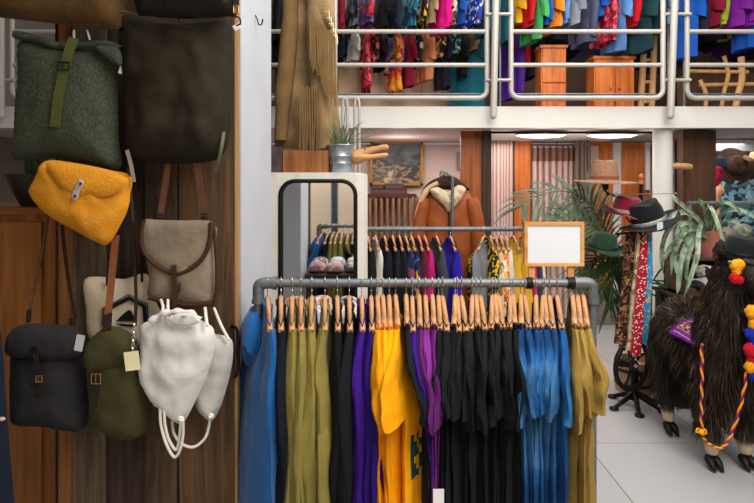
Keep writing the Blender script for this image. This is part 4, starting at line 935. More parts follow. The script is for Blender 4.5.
# ================================================================ table of folded cloths behind the front rack, and the room the mirror sees
t_ = thing('display_table', (-.32, 3.05, 0), 'dark display table of folded cloths between front rack and mirror door', 'table')
MB().bx(-.56, -.06, 2.8, 3.35, .96, 1.0).build('table_top', DK, t_, smooth=False)
for x in (-.53, -.09):
    for y in (2.83, 3.32): MB().bx(x-.02, x+.02, y-.02, y+.02, 0, .96).build('leg', DK, t_, smooth=False)
for i, (x, y, z, hx, nm) in enumerate(((-.47, 3.2, 1.002, '#b5606a', 'pink'), (-.32, 3.22, 1.002, '#c58a84', 'rose'), (-.17, 3.2, 1.002, '#3a3640', 'dark grey'), (-.46, 2.95, 1.002, '#3a3238', 'brown black'), (-.31, 2.95, 1.002, '#a9bdd8', 'pale blue'), (-.16, 2.95, 1.002, '#dcc79c', 'cream'))):
    q = MB(); q.pillow([(x-.06, z), (x+.06, z), (x+.068, z+.05), (x+.03, z+.085), (x-.04, z+.08), (x-.068, z+.05)], y, .1, back=.1, seed=i, wr=.01, smooth=3)
    q.build('folded_cloth', pattern('folded_'+nm.replace(' ', '_'), [hx, '#8c8484', hx, '#c9c4c0'], 22, 'mottle'), label='%s folded cloth on the table between front rack and mirror' % nm, cat='cloth', group='folded cloths on the display table')
MB().bx(-.62, -.50, -2.6, -2.45, 0, 2.9).build('clothing_screen', mat('dark_blue', '#26303e', .7, .1, 4, 0), smooth=False, label='tall dark blue display screen reflected in the mirror', cat='screen')
# ================================================================ clothes hanging upstairs
UP = []
def up(px, w, yb, m, label, d=5.95, pipe=-22, name='garment', sleeve=True, cat='garment', flip=0):
    s = d/F; zp = Z(pipe, d); L = zp-Z(yb, d)-.07
    wm = w*s; th = .022
    a = math.asin(max(.12, min(.85, (wm-.05)/.46)))*(-1 if flip else 1)
    q = shirt_mb(3000+len(UP)*11, L=L, A0=.19, A1=.22, neck=.4, sleeve=('short' if len(UP) % 2 else 'long') if sleeve else None, thick=th, sl=min(.3, L*.5), res=.55)
    o = q.build(name, m, label=label, cat=cat, group='clothes hanging upstairs'); o.location = (X(px, d), d, zp); o.rotation_euler = (0, 0, a); UP.append(o)
for i, (px0, px1, d, y) in enumerate(((262, 492, 5.95, -22), (262, 492, 6.45, 22), (500, 668, 5.95, -22), (500, 668, 6.45, 20), (684, 790, 5.95, -22), (684, 790, 6.45, 20))):
    t_ = thing('upstairs_rail', P((px0+px1)/2, y, d), '%s clothes rail upstairs behind the %s railing panel' % (('upper', 'lower')[i % 2], ('longest', 'middle', 'far')[i//2]), 'clothes rail')
    MB().tube([P(px0, y, d), P(px1, y, d)], .016, 8).build('pipe', GALV, t_)
    for px in (px0, px1): MB().tube([V((X(px, d), d, 2.41)), P(px, y, d)], .014, 8).build('post', GALV, t_)
def c_(n, h): return cl('up_'+n, h)
uBLK = c_('black', '#15151a'); uNAV = c_('navy', '#1b2233'); uTEAL = c_('teal', '#15596a'); uDTE = c_('dteal', '#1d3c44'); uMAG = c_('magenta', '#d3127c'); uBLU = c_('blue', '#1c55b0'); uLBL = c_('lblue', '#5683bd')
uRED = c_('red', '#b3161f'); uGRN = c_('green', '#3f9a55'); uORG = c_('orange', '#e7851c'); uYOR = c_('yorange', '#e2a11e'); uGRY = c_('grey', '#8a8d96'); uSLT = c_('slate', '#474f66'); uMAR = c_('maroon', '#7c1230'); uPUR = c_('purple', '#7a2190'); uLIM = c_('lime', '#9aa832'); uWHT = c_('white', '#c8c8cb'); uPLB = c_('pale', '#7d8ba6'); uDPU = c_('dpurple', '#2f1c50'); uPCH = c_('peach', '#d98a5c'); uBEI = c_('beige', '#a38a68'); uPUB = c_('purple_b', '#4b2488')
fNVG = pattern('up_navy_flower', ['#28323f', '#5d6f82', '#1b232e', '#3a4a5a'], 16); fRBL = pattern('up_red_blue', ['#c4202a', '#2a4e98', '#15224a', '#cc3c2e', '#3f74b4'], 18); fTEF = pattern('up_teal_flower', ['#12485e', '#1f7894', '#0f2c3c', '#4aa0b4'], 16); fYBK = pattern('up_yellow_black', ['#1a1712', '#c9982a', '#e8d8a8', '#2c261e'], 18); fSPT = pattern('up_blue_spots', ['#1d3590', '#cfd6ea', '#2746ac'], 20, 'dots'); fCRM = pattern('up_cream_print', ['#cfc0a0', '#4a4038', '#9a7b52', '#1e1b1a'], 18); fREDF = pattern('up_red_flower', ['#2a1a1c', '#a82a2a', '#cf6a52', '#1a1416'], 16); fPUR = pattern('up_purple_mix', ['#6a2a8c', '#c43d7a', '#d99a2c', '#2a86a0'], 14); fTEP = pattern('up_teal_print', ['#1b2c30', '#54a0a0', '#12363c', '#9cc0b8'], 24); fORR = pattern('up_orange_red', ['#d8551c', '#e8902c', '#b01c1c', '#f0b040'], 12); fRED = pattern('up_red_print', ['#a01830', '#d05a6a', '#701020', '#c02c44'], 22); fBW = pattern('up_black_white', ['#16161a', '#26262c', '#aab0b4', '#1a1a1e'], 16)
# behind the longest panel, upper rail
for a in (
    (277, 17, 44, uBLK, 'black garment nearest the white pillar upstairs'), (291, 15, 55, uNAV, 'navy garment beside the fringed jacket collar upstairs'),
    (340, 11, 33, uMAR, 'maroon garment beside the fringed jacket and railing upright upstairs'), (352, 15, 30, fNVG, 'grey-blue flowered shirt upstairs between maroon and red-blue ones'),
    (366, 17, 27, fRBL, 'red and blue flowered shirt upstairs'), (381, 14, 31, uBLK, 'black garment between red-blue flowered and navy ones upstairs'),
    (394, 15, 33, uNAV, 'navy garment beside the teal flowered shirt upstairs'), (409, 15, 31, fTEF, 'teal flowered shirt upstairs'),
    (421, 10, 28, fYBK, 'yellow and black patterned shirt beside teal flowered one upstairs'), (430, 10, 28, uBEI, 'beige garment touching the magenta one upstairs'),
    (450, 9, 30, fCRM, 'cream and black print shirt beside the magenta garment upstairs'), (457, 12, 28, uBLU, 'bright blue garment next to the spotted one upstairs'),
    (471, 16, 29, fSPT, 'blue and white spotted shirt upstairs'), (483, 13, 36, uTEAL, 'teal garment beside the spotted shirt upstairs')):
    up(*a)
up(440, 19, 34, uMAG, 'plain magenta garment hanging over the rail upstairs', d=5.88)
for a in (
    (283, 22, 84, uBLK, 'long black garment low upstairs beside white pillar'), (338, 12, 62, uNAV, 'dark garment low behind fringed jacket upstairs'), (352, 13, 63, uWHT, 'white garment with pointed hem low upstairs'),
    (368, 17, 66, fREDF, 'dark shirt with red flowers low upstairs'), (380, 12, 70, uBLK, 'black garment low between red flowered and purple ones upstairs'), (393, 17, 74, fPUR, 'purple and orange mixed print garment low upstairs'),
    (394, 11, 92, fORR, 'orange and red print dress reaching below lower rail upstairs'), (366, 6, 92, fRED, 'narrow red print dress showing below the rail upstairs'), (407, 12, 88, uMAR, 'maroon garment low beside the orange dress upstairs'),
    (413, 13, 68, fBW, 'black and white shirt low upstairs'), (425, 13, 82, uPCH, 'peach satin garment low upstairs'), (436, 14, 62, fYBK, 'yellow and black print shirt low upstairs'),
    (442, 12, 90, uNAV, 'navy garment low left of teal print upstairs'.replace('left of', 'beside')), (449, 14, 58, fTEP, 'teal print shirt low upstairs'), (461, 8, 80, uBLK, 'black garment between teal print and beige ones upstairs'),
    (468, 15, 54, uBEI, 'beige garment low beside teal print upstairs'), (467, 30, 112, uTEAL, 'long teal dress reaching the fascia upstairs'), (483, 14, 68, uBLK, 'black garment low above the teal dress upstairs'), (487, 9, 88, uMAR, 'dark red garment at the rail end upstairs')):
    up(a[0], a[1]*1.25, *a[2:], d=6.45, pipe=22)
# middle panel
for a in (
    (503, 12, 46, uTEAL, 'teal garment behind the railing posts upstairs'), (512, 14, 28, uYOR, 'yellow-orange garment at the start of middle panel upstairs'), (523, 14, 31, uRED, 'red garment beside the green one upstairs'), (532, 16, 43, uGRN, 'plain green garment hanging upstairs'),
    (541, 8, 30, uBLU, 'narrow blue garment between green and orange ones upstairs'), (549, 14, 32, uORG, 'bright orange garment upstairs'), (558, 7, 30, uLBL, 'pale blue narrow garment beside bright orange one upstairs'),
    (568, 16, 30, uGRY, 'plain light grey garment upstairs'), (583, 15, 46, uSLT, 'slate blue garment beside the grey one upstairs'), (592, 12, 22, uBLU, 'bright blue garment between slate and red print upstairs'), (602, 15, 46, fRED, 'red print shirt upstairs'),
    (613, 13, 54, uLBL, 'light blue denim garment upstairs'), (625, 13, 31, uRED, 'red garment between light blue and dark teal ones upstairs'), (637, 19, 54, uDTE, 'dark teal garment upstairs'), (650, 13, 36, uDTE, 'second dark teal garment beside pale blue-grey one upstairs'), (658, 13, 28, uPLB, 'pale blue-grey garment at end of middle panel upstairs')):
    up(*a)
for a in ((507, 22, 100, uPUB, 'violet garment low between railing posts upstairs'), (526, 15, 80, uNAV, 'navy garment low behind green one upstairs'), (521, 8, 66, uRED, 'red garment low beside violet one upstairs'), (545, 22, 46, uBLK, 'black garment low below orange one upstairs'), (563, 18, 60, uBLK, 'black garment low below grey one upstairs'),
    (580, 16, 62, uSLT, 'slate garment low below upper slate one upstairs'), (594, 15, 55, uBLU, 'blue garment low below red print upstairs'), (608, 22, 58, uSLT, 'slate grey garment low below light blue denim upstairs'), (628, 22, 60, uBLK, 'black garment low below red one upstairs'), (644, 18, 64, uDTE, 'dark teal garment low at end of middle panel upstairs'), (659, 10, 72, uDTE, 'dark teal garment low beside railing post upstairs')):
    up(a[0], a[1]*1.25, *a[2:], d=6.45, pipe=20)
for a in ((682, 16, 60, uBLU, 'blue garment behind the far railing post upstairs'), (690, 12, 40, uNAV, 'navy garment at the start of far panel upstairs'), (703, 14, 31, uMAR, 'maroon garment behind far panel upstairs'), (712, 10, 31, uLIM, 'lime green garment upstairs'), (725, 19, 32, uPUR, 'purple garment wide beside lime one upstairs'), (737, 13, 32, uPUR, 'purple garment touching the blue one upstairs'), (746, 9, 50, uBLU, 'narrow blue garment beside purple one upstairs'), (755, 13, 44, uMAR, 'dark maroon garment at the far end upstairs')):
    up(*a)
for a in ((699, 18, 46, uBLK, 'black garment low below maroon one upstairs'), (716, 14, 42, uLIM, 'olive lime garment low upstairs'), (732, 24, 56, uDPU, 'dark purple garment low upstairs'), (751, 14, 60, uBLK, 'black garment low at the far end upstairs')):
    up(a[0], a[1]*1.25, *a[2:], d=6.45, pipe=20)
for px, w_, yb, m, lb in ((300, 30, 92, uBLK, 'long black coat deep upstairs behind the fringed jacket'), (345, 22, 60, uBLK, 'black coat deep upstairs behind pointed white garment'), (372, 26, 62, uNAV, 'navy coat deep upstairs behind red flowered shirt'), (402, 26, 64, uBLK, 'black coat deep upstairs behind purple mixed print garment'),
    (430, 26, 62, uBLK, 'black coat deep upstairs behind peach satin garment'), (456, 24, 62, uNAV, 'navy coat deep upstairs behind beige garment'), (480, 20, 92, uBLK, 'black coat deep upstairs beside the railing post'),
    (512, 22, 62, uNAV, 'navy coat deep upstairs at start of middle panel'), (536, 20, 44, uBLK, 'black coat deep upstairs above chest of drawers'), (556, 28, 50, uBLK, 'black coat deep upstairs between chest and cupboard'), (590, 26, 58, uNAV, 'navy coat deep upstairs behind red print shirt'),
    (618, 26, 62, uBLK, 'black coat deep upstairs above two-door cupboard'), (645, 24, 70, uBLK, 'black coat deep upstairs behind the wooden ladder'), (672, 18, 70, uNAV, 'navy coat deep upstairs behind the far railing post'), (708, 24, 50, uBLK, 'black coat deep upstairs behind lime garment'), (740, 28, 60, uBLK, 'black coat deep upstairs behind purple garments')):
    up(px, w_, yb, m, lb, d=6.62, pipe=10, name='coat', cat='coat')
MB().tube([P(262, 10, 6.62), P(492, 10, 6.62)], .014, 8).build('coat_rail', GALV, label='deepest coat rail upstairs behind the longest railing panel', cat='clothes rail')
MB().tube([P(500, 10, 6.62), P(790, 10, 6.62)], .014, 8).build('coat_rail', GALV, label='deepest coat rail upstairs behind middle and far panels', cat='clothes rail')
# ================================================================ hats, stand, scarves
def hat(name, c, rb, rc, h, M, m, label, band=None, dent=.3, curl=.02, tip=.8, group='hats on display'):
    c = V(c); t_ = thing(name, c, label, 'hat', group)
    def fn(q, r, z, a):
        if z > h*.55 and r < rc*1.01:
            k = (z/h-.55)/.45
            q.x *= 1-.16*k*(.5-.5*math.sin(a)); q.z -= dent*h*.55*k*math.exp(-(q.x/(rc*.38))**2)*(1.15 if q.y < 0 else .8)
        if r > rc*1.15:
            k = (r-rc)/(rb-rc); q.z += curl*k*k*(.5+.5*math.cos(2*a))*1.6-.012*k*k*math.cos(2*(a-PI/2))*1
        return q
    q = MB(); pr = [(rb, -.004), (rb, .002), (rb*.85, .003), (rc*1.3, .002), (rc*1.06, .006), (rc, .02), (rc*.985, h*.35), (rc*.95, h*.62), (rc*.9, h*.8), (rc*tip, h*.95), (rc*.5, h), (.001, h*1.0)]
    q.lathe(pr, c, 40, M, fn)
    q.lathe([(rb, -.004), (rc*1.1, -.004), (rc*.95, .0), (rc*.9, h*.6), (.001, h*.62)], c, 40, M, lambda q, r, z, a: fn(q, r, z, a) if r > rc*1.15 else q)
    q.build('felt', m, t_)
    if band:
        q = MB(); q.lathe([(rc*1.015, .012), (rc*1.03, .016), (rc*1.02, .016+h*.14), (rc*1.0, .016+h*.16)], c, 36, M); q.build('hat_band', band, t_)
    return t_
def R3(x, y): return Matrix.Rotation(math.radians(y), 3, 'Y') @ Matrix.Rotation(math.radians(x), 3, 'X')
STRAW = mat('straw', '#947058', .85, .12, 60, .5, bscale=120)
hat('straw_hat', P(604, 181, 4.3), .235, .105, .165, R3(2, 1), STRAW, 'wide brimmed beige straw hat above the maroon hat', mat('brown_ribbon', '#7d4c3a', .7, .1, 20, .1), curl=-.01, dent=.12, tip=.88)
hat('felt_hat', P(626, 215, 4.3), .185, .106, .15, R3(3, 8), mat('maroon_felt', '#7c1230', .9, .1, 20, .2, sheen=.3), 'maroon felt hat with beaded band behind the black hat', mat('beaded_band', '#b08f84', .5, .3, 80, .4), curl=.03)
hat('felt_hat', P(650, 224, 4.18), .215, .122, .18, R3(2, -20), mat('black_felt', '#13171a', .9, .15, 20, .2, sheen=.08), 'black felt hat with silver band, tilted on top of scarves', mat('silver_band', '#a8a59c', .4, .25, 60, .4, metal=.5), curl=.015, tip=.88, dent=.2)
q = MB(); q.box(P(660, 227, 3.98), (.042, .003, .066)); q.build('price_tag', mat('pale_tag', '#bfc9c4', .7, .03, 5, 0), smooth=False, label='pale square price tag hanging from the black felt hat', cat='tag')
hat('bowler_hat', P(603, 250, 4.3), .15, .1, .135, R3(5, 6), mat('green_felt', '#1f3a22', .9, .15, 20, .2, sheen=.2), 'dark green felt bowler hat among palm leaves', mat('green_band', '#1a2c1c', .6, .1, 20, 0), dent=0, tip=.72)
# stand
d = 4.35; xs_ = X(634.5, d); zb = 0
t_ = thing('hat_stand', (xs_, d, 0), 'black iron hat stand with spoked wheel and splayed feet', 'hat stand')
MB().tube([V((xs_, d, .06)), V((xs_, d, 1.0)), P(641, 230, d), P(641, 182, d)], .014, 10).build('pole', BLACK, t_)
q = MB(); q.ball(P(641, 177, d), (.018, .018, .026), 10); q.tube([P(641, 184, d), P(641, 180, d)], .02, 10); q.build('wooden_finial', wood('finial', '#a5602c', '#c07f44', 2, 8), t_)
for tgt in (P(626, 212, 4.3), P(650, 221, 4.2), P(603, 248, 4.3), P(604, 186, 4.3)):
    b0 = P(641, min(250, 181+(CH-tgt.z)*F/4.3+18), d)
    MB().tube(spline([b0, b0.lerp(tgt, .5)+V((0, 0, -.03)), tgt+V((0, 0, -.03)), tgt+V((0, 0, .09))], 5), .006, 7).build('arm', BLACK, t_)
wc = V((X(632, 4.26), 4.26, Z(365, 4.26))); wr = 24*4.26/F; Mw = Matrix.Rotation(math.radians(28), 3, 'Z')
def wp(a, r): return wc+Mw @ V((r*math.cos(a), 0, r*math.sin(a)))
q = MB(); q.tube([wp(2*PI*k/36, wr) for k in range(36)], .019, 10, closed=True); w_ = q.build('wheel_rim', BLACK, t_)
q = MB(); q.tube([wc+Mw @ V((0, -.03, 0)), wc+Mw @ V((0, .09, 0))], .03, 14); q.build('wheel_hub', BLACK, t_)
for k in range(5):
    a = PI/2+2*PI*k/5; pts = [wp(a+.9*(1-s)*s, wr*s) for s in (0.1, .3, .5, .7, .9, 1)]
    q = MB(); q.tube(pts, .011, 8); q.build('spoke', BLACK, t_)
for a in (200, 255, 320, 20, 120):
    r = math.radians(a); e = V((xs_+.2*math.cos(r), d+.2*math.sin(r), .012))
    q = MB(); q.tube(spline([V((xs_, d, .11)), V((xs_+.08*math.cos(r), d+.08*math.sin(r), .07)), e], 5), [.026-.0012*i for i in range(11)], 8); q.ball(e, (.036, .036, .014), 8); q.build('foot', BLACK, t_)
q = MB(); q.tube([V((xs_, d, .05)), V((xs_, d, .5))], [.032, .02], 12); q.build('base_column', BLACK, t_)
MB().tube([P(616, 234, 4.2), P(652, 231, 4.2)], .008, 8).build('scarf_bar', BLACK, t_)
MB().tube([P(634, 232.5, 4.2), P(641, 232, d)], .008, 8).build('scarf_bar_bracket', BLACK, t_)
pDK = pattern('scarf_dark_floral', ['#1a1310', '#6d3a22', '#2a1a14', '#8d6b45', '#120e0c'], 55, 'blobs'); pRD = pattern('scarf_red_dots', ['#a3142c', '#e6d3c8'], 60, 'dots'); pBL = pattern('scarf_blue_yellow', ['#1c86c0', '#2f98cc', '#1c86c0', '#38a5d8', '#2a7fb8', '#d8b42c'], 60, 'blobs')
pBG = pattern('scarf_beige', ['#b19a7c', '#80684e', '#c7b190'], 24, 'blobs'); pMX = pattern('scarf_black_white', ['#191716', '#c9beb2', '#4c1c20'], 34, 'dots')
def scarf(pts, w, d, m, label):
    q = MB(); pth = spline(pp(pts, d), 6); k = len(pth)
    q.ribbon(pth, [w*(.55+.45*min(1, i/k*3))*(1+.06*math.sin(i*.9)) for i in range(k)], .012, (-.25, -1, 0)); q.ribbon([p+V((.004, .03, .0)) for p in pth], [w*.85]*k, .01, (.35, -1, 0))
    return q.build('scarf', m, label=label, cat='scarf', group='scarves on the hat stand')
scarf([(630, 233), (628, 262), (624, 295), (620, 325), (618, 344)], .055, 4.17, pDK, 'dark brown floral scarf, outermost of the scarves beside the palm')
scarf([(635, 233), (633, 262), (629, 300), (624, 335), (622, 350)], .045, 4.19, pDK, 'dark floral scarf between the outer dark one and the beige one')
scarf([(639, 235), (637, 262), (633, 300), (630, 338), (628, 350)], .03, 4.15, pBG, 'narrow beige patterned scarf beside the red dotted one')
scarf([(645, 241), (643, 265), (640, 300), (637, 335), (635.5, 355)], .068, 4.12, pRD, 'red scarf with small white dots')
scarf([(650, 234), (650, 262), (648.5, 290), (646, 320), (645, 344)], .042, 4.14, pBL, 'bright blue scarf with yellow spots')
scarf([(641, 300), (638, 330), (635, 352), (634, 370)], .05, 4.16, pMX, 'black and white speckled scarf end below the red dotted scarf')
# black clip and thin wire by the straw hat, wire arm on the column
q = MB(); q.bx(X(604, 4.2), X(608, 4.2), 4.19, 4.21, Z(189.5, 4.2), Z(180.5, 4.2)); q.tube(pp([(606, 189), (606.5, 194), (609, 195)], 4.2), .006, 6); q.build('metal_clip', BLACK, smooth=False, label='small black metal clip under the straw hat', cat='clip')
q = MB(); q.tube(pp([(606, 194), (620, 194.5), (650, 194), (676, 193.5)], 4.2), .003, 6); q.ball(P(676, 193.5, 4.2), (.012, .012, .009), 6); q.build('wire_rod', GALV, label='thin horizontal steel wire running below the straw hat towards the plant', cat='wire')
q = MB(); q.tube(pp([(668, 166), (675, 166), (687, 166.3), (691.5, 166.8)], 5.12), [.018, .028, .03, .02], 12); q.ball(P(691, 166.8, 5.12), (.014, .02, .026), 8); q.build('wooden_peg', wood('peg_wood', '#b08a5c', '#cfa878', 0, 8), label='stout round wooden peg sticking out of the white column', cat='peg')
# ---------------------------------------------------------------- palm in a wooden tub
rg = random.Random(21)
pb = V((X(633, 4.7), 4.7, 0))
t_ = thing('potted_palm', pb, 'green feathery palm in round wooden tub behind hat stand', 'palm')
q = MB(); q.lathe([(.001, 0), (.135, 0), (.14, .01), (.15, .24), (.152, .26), (.14, .26), (.13, .2), (.001, .2)], pb, 32); tub = q.build('tub', wood('tub_wood', '#b08a62', '#d2ac80', 2, 8, .6, .15), t_)
q = MB(); q.lathe([(.142, .05), (.146, .05), (.148, .08), (.144, .08)], pb, 32); q.lathe([(.147, .17), (.151, .17), (.152, .2), (.148, .2)], pb, 32); q.build('hoop', DK, tub)
q = MB(); q.lathe([(.138, .19), (.001, .22)], pb, 20); q.build('soil', MATS['soil'], t_)
PG = mat('palm_green', '#566850', .55, .25, 14, .1, spec=.4); PG2 = mat('palm_dark', '#3a5230', .6, .25, 14, .1)
def frond(pts, m, nl, ll, droop, spread, w=.015, side=None):
    q = MB(); pth = spline([V(p) for p in pts], 8); k = len(pth)
    q.tube(pth, [.009*(1-.75*i/k) for i in range(k)], 6)
    for i in range(nl):
        s = .22+.76*i/nl; j = min(k-2, int(s*(k-1))); p = pth[j]; t = (pth[j+1]-pth[max(0, j-1)]).normalized()
        for sd in (-1, 1):
            sv = t.cross(V((0, -1, .25))).normalized()*sd
            L = ll*(.55+.9*math.sin(PI*min(1, s*.85+.1)))*rg.uniform(.85, 1.1)
            dr = (sv*spread+t*.75).normalized(); e = p+dr*L+V((0, rg.uniform(-.06, .06), -droop*L*rg.uniform(.7, 1.3)))
            mid = p.lerp(e, .5)+V((0, 0, .1*L)); pp_ = spline([p, mid, e], 3)
            q.ribbon(pp_, [w*.5, w, w*1.05, w*.9, w*.7, w*.4, .002], .0012, (rg.uniform(-.3, .3), -1, rg.uniform(.1, .7)))
    return q.build('frond', m, t_)
tp = P(620, 285, 4.6)
q = MB()
for dx in (-.05, 0, .05): q.tube(spline([pb+V((dx*.6, 0, .2)), pb+V((dx, 0, .6)), tp+V((dx, .05, -.1))], 5), .014, 8)
q.build('stem', mat('palm_stem', '#4a4a2c', .7, .2, 14, .2), t_)
frond([tp, P(606, 235, 4.55), P(588, 203, 4.5), P(562, 191, 4.45), P(530, 199, 4.4), P(517, 211, 4.4)], PG, 22, .26, .55, .8)
frond([tp, P(610, 248, 4.5), P(598, 228, 4.45), P(580, 219, 4.4), P(562, 222, 4.4), P(548, 232, 4.4)], PG, 18, .24, .4, .8)
frond([tp, P(600, 262, 4.5), P(585, 238, 4.45), P(572, 222, 4.4), P(566, 205, 4.4)], PG, 14, .26, .3, .7)
frond([tp, P(612, 255, 4.62), P(603, 222, 4.66), P(592, 198, 4.7), P(580, 182, 4.7)], PG, 16, .25, .3, .8)
frond([tp, P(618, 262, 4.55), P(612, 262, 4.5), P(603, 278, 4.48), P(600, 300, 4.48)], PG2, 14, .2, .6, .6)
frond([tp, P(622, 258, 4.6), P(617, 262, 4.5), P(612, 285, 4.5), P(611, 312, 4.5)], PG2, 14, .18, .7, .5)
frond([tp, P(610, 268, 4.6), P(598, 258, 4.5), P(588, 268, 4.5), P(584, 285, 4.5)], PG2, 14, .2, .6, .6)
frond([tp, P(640, 290, 4.65), P(655, 280, 4.6), P(664, 292, 4.6), P(668, 312, 4.6)], PG2, 12, .2, .5, .6)
# ---------------------------------------------------------------- crate, copper pot plant
d = 4.3
t_ = thing('wooden_crate', P(706, 300, d), 'dark wooden crate full of crumpled black and white cloth under copper pot', 'crate')
CR = wood('crate_wood', '#4d3b2c', '#6b5440', 0, 8, .8, .3); x0, x1 = X(684, d), X(748, d); z0, z1 = Z(296, d), Z(259, d)
MB().bx(x0, x1, d+.28, d+.3, z0, z1+.02).build('back_board', CR, t_, smooth=False)
for x in (x0, x1-.02): MB().bx(x, x+.02, d, d+.3, z0, z1).build('side_board', CR, t_, smooth=False)
MB().bx(x0, x1, d, d+.3, z0, z0+.02).build('bottom_board', CR, t_, smooth=False)
MB().bx(x0, x1, d-.02, d, z0, z0+.1).build('front_board', CR, t_, smooth=False)
MB().bx(x0+.02, x1, d+.02, d+.28, Z(261, d), Z(258.5, d)).build('shelf_board', CR, t_, smooth=False)
ZEB = pattern('black_white_cloth', ['#17181a', '#c4c2ba', '#2a2b2a', '#99968c'], 9, 'blobs')
for (a, b_, r1, r2, lb) in ((706, 272, .085, .055, 'crumpled black and white cloth, upper one in the crate'), (704, 284, .1, .05, 'crumpled black and white cloth, lower one in the crate'), (722, 276, .08, .06, 'crumpled dark striped cloth beside the llama neck in the crate')):
    c = P(a, b_, d-.01 if r1 > .09 else d+.06); q = MB(); q.ball((0, 0, 0), 1, 14)
    q.v = [c+V((v_.x*r1, v_.y*.07, v_.z*r2))*(1+.28*noise.noise(v_*2.3+V((a, 0, b_)))) for v_ in q.v]; q.build('crumpled_cloth', ZEB, label=lb, cat='cloth', group='cloths in the crate')
t_ = thing('dark_cabinet', (X(712, 4.35), 4.45, 0), 'dark brown low cabinet carrying the crate behind the llama', 'cabinet')
MB().bx(X(674, 4.4), X(760, 4.4), 4.3, 4.7, 0, Z(297, d)-.022).build('carcass', mat('espresso', '#2b211b', .6, .2, 6, .1), t_, smooth=False)
MB().bx(X(672, 4.4), X(762, 4.4), 4.27, 4.72, Z(297, d)-.022, Z(297, d)).build('top_board', mat('espresso_top', '#41332a', .6, .2, 6, .1), t_, smooth=False)
for k in range(2): MB().bx(X(677+k*42, 4.3), X(715+k*42, 4.3), 4.285, 4.3, .1, Z(304, 4.3)).build('door', MATS['espresso'], t_, smooth=False)
d = 4.42; cp = V((X(709, d), d, Z(258.5, d)-.0))
t_ = thing('copper_pot_plant', cp, 'strap leaved plant spilling from copper pink pot on wooden crate', 'potted plant')
q = MB(); k = d/F; q.lathe([(.001, 0), (.075, 0), (.085, .01), (.1, .1), (.108, .2), (.112, .205), (.112, .222), (.1, .222), (.095, .18), (.001, .18)], cp, 32); q.build('pot', mat('copper_pink', '#c07a68', .35, .1, 8, .03, metal=.25), t_)
AL = pattern('strap_leaf_green', ['#5a6f5a', '#7d9078', '#a3b09a', '#6b7f6a'], 18, 'mottle', .5, (1, 1, .35))
AL2 = pattern('strap_leaf_dark', ['#3f5540', '#587055', '#7c8f74'], 18, 'mottle', .5)
def leaf(pts, w, m=AL, d0=4.38, d1=4.1):
    w *= .62
    k = len(pts); p3 = [P(a, b_, d0+(d1-d0)*min(1, i/(k-1)*1.6)) for i, (a, b_) in enumerate(pts)]; pth = spline(p3, 6); n_ = len(pth); q = MB()
    ws = [w*(.55+.6*math.sin(PI*min(1, .15+.75*i/n_)))*(1 if i < n_*.75 else max(.06, 1-((i-n_*.75)/(n_*.25))**1.5)) for i in range(n_)]
    g = []
    for i, p in enumerate(pth):
        t = (pth[min(i+1, n_-1)]-pth[max(0, i-1)]).normalized(); sd = t.cross(V((0, -1, .3))).normalized(); nn = sd.cross(t)
        g.append([p+sd*(ws[i]*u)+nn*(abs(u)*ws[i]*.35) for u in (-.5, -.25, 0, .25, .5)])
    q.sheet(g); o = q.build('leaf', m, t_); return o
for pts, w, m in (
    ([(708, 240), (700, 222), (688, 213), (676, 214), (668, 222), (664, 240)], .06, AL), ([(707, 238), (700, 230), (690, 228), (680, 236), (673, 255), (671, 275)], .07, AL2),
    ([(708, 238), (696, 218), (684, 207), (676, 200), (672, 194)], .055, AL), ([(706, 240), (697, 234), (686, 245), (680, 265), (678, 285), (677, 294)], .06, AL),
    ([(709, 238), (702, 225), (698, 235), (697, 255), (690, 278), (684, 297)], .055, AL), ([(709, 238), (704, 212), (700, 200), (702, 208)], .05, AL2),
    ([(711, 238), (706, 215), (709, 206), (716, 220), (722, 238), (727, 248)], .05, AL), ([(712, 238), (718, 218), (730, 210), (745, 212), (758, 220)], .05, AL), ([(712, 238), (722, 226), (733, 222), (742, 230), (747, 240)], .05, AL2),
    ([(705, 240), (690, 238), (676, 242), (668, 250), (663, 262)], .05, AL), ([(710, 236), (712, 214), (722, 203), (733, 206), (742, 214)], .045, AL2), ([(706, 238), (684, 222), (672, 226), (664, 238), (661, 258), (664, 276)], .05, AL2),
    ([(707, 240), (692, 224), (680, 226), (674, 244), (676, 268), (680, 282)], .05, AL), ([(710, 240), (700, 236), (690, 250), (686, 270), (688, 288)], .045, AL2)):
    leaf(pts, w, m)
for a, b_, r, lb in ((728, 226, .06, 'grey lumpy stone beside copper pot'), (742, 224, .065, 'pale grey stone at the frame edge above the llama hat')):
    c = P(a, b_+8, 4.6); q = MB(); q.ball((0, 0, 0), 1, 12); q.v = [c+V((v_.x*r*1.2, v_.y*r, v_.z*r))*(1+.3*noise.noise(v_*1.8+V((a, 0, 0)))) for v_ in q.v]; q.build('stone', mat('grey_stone', '#77726a', .9, .35, 14, .4), label=lb, cat='stone')
MB().bx(X(716, 4.6), X(775, 4.6), 4.5, 4.7, Z(297, 4.3)+.001, Z(243, 4.6)).build('display_box', mat('box_brown', '#3d3028', .8, .2, 6, .1), smooth=False, label='dark box on the cabinet carrying the grey stones', cat='box')
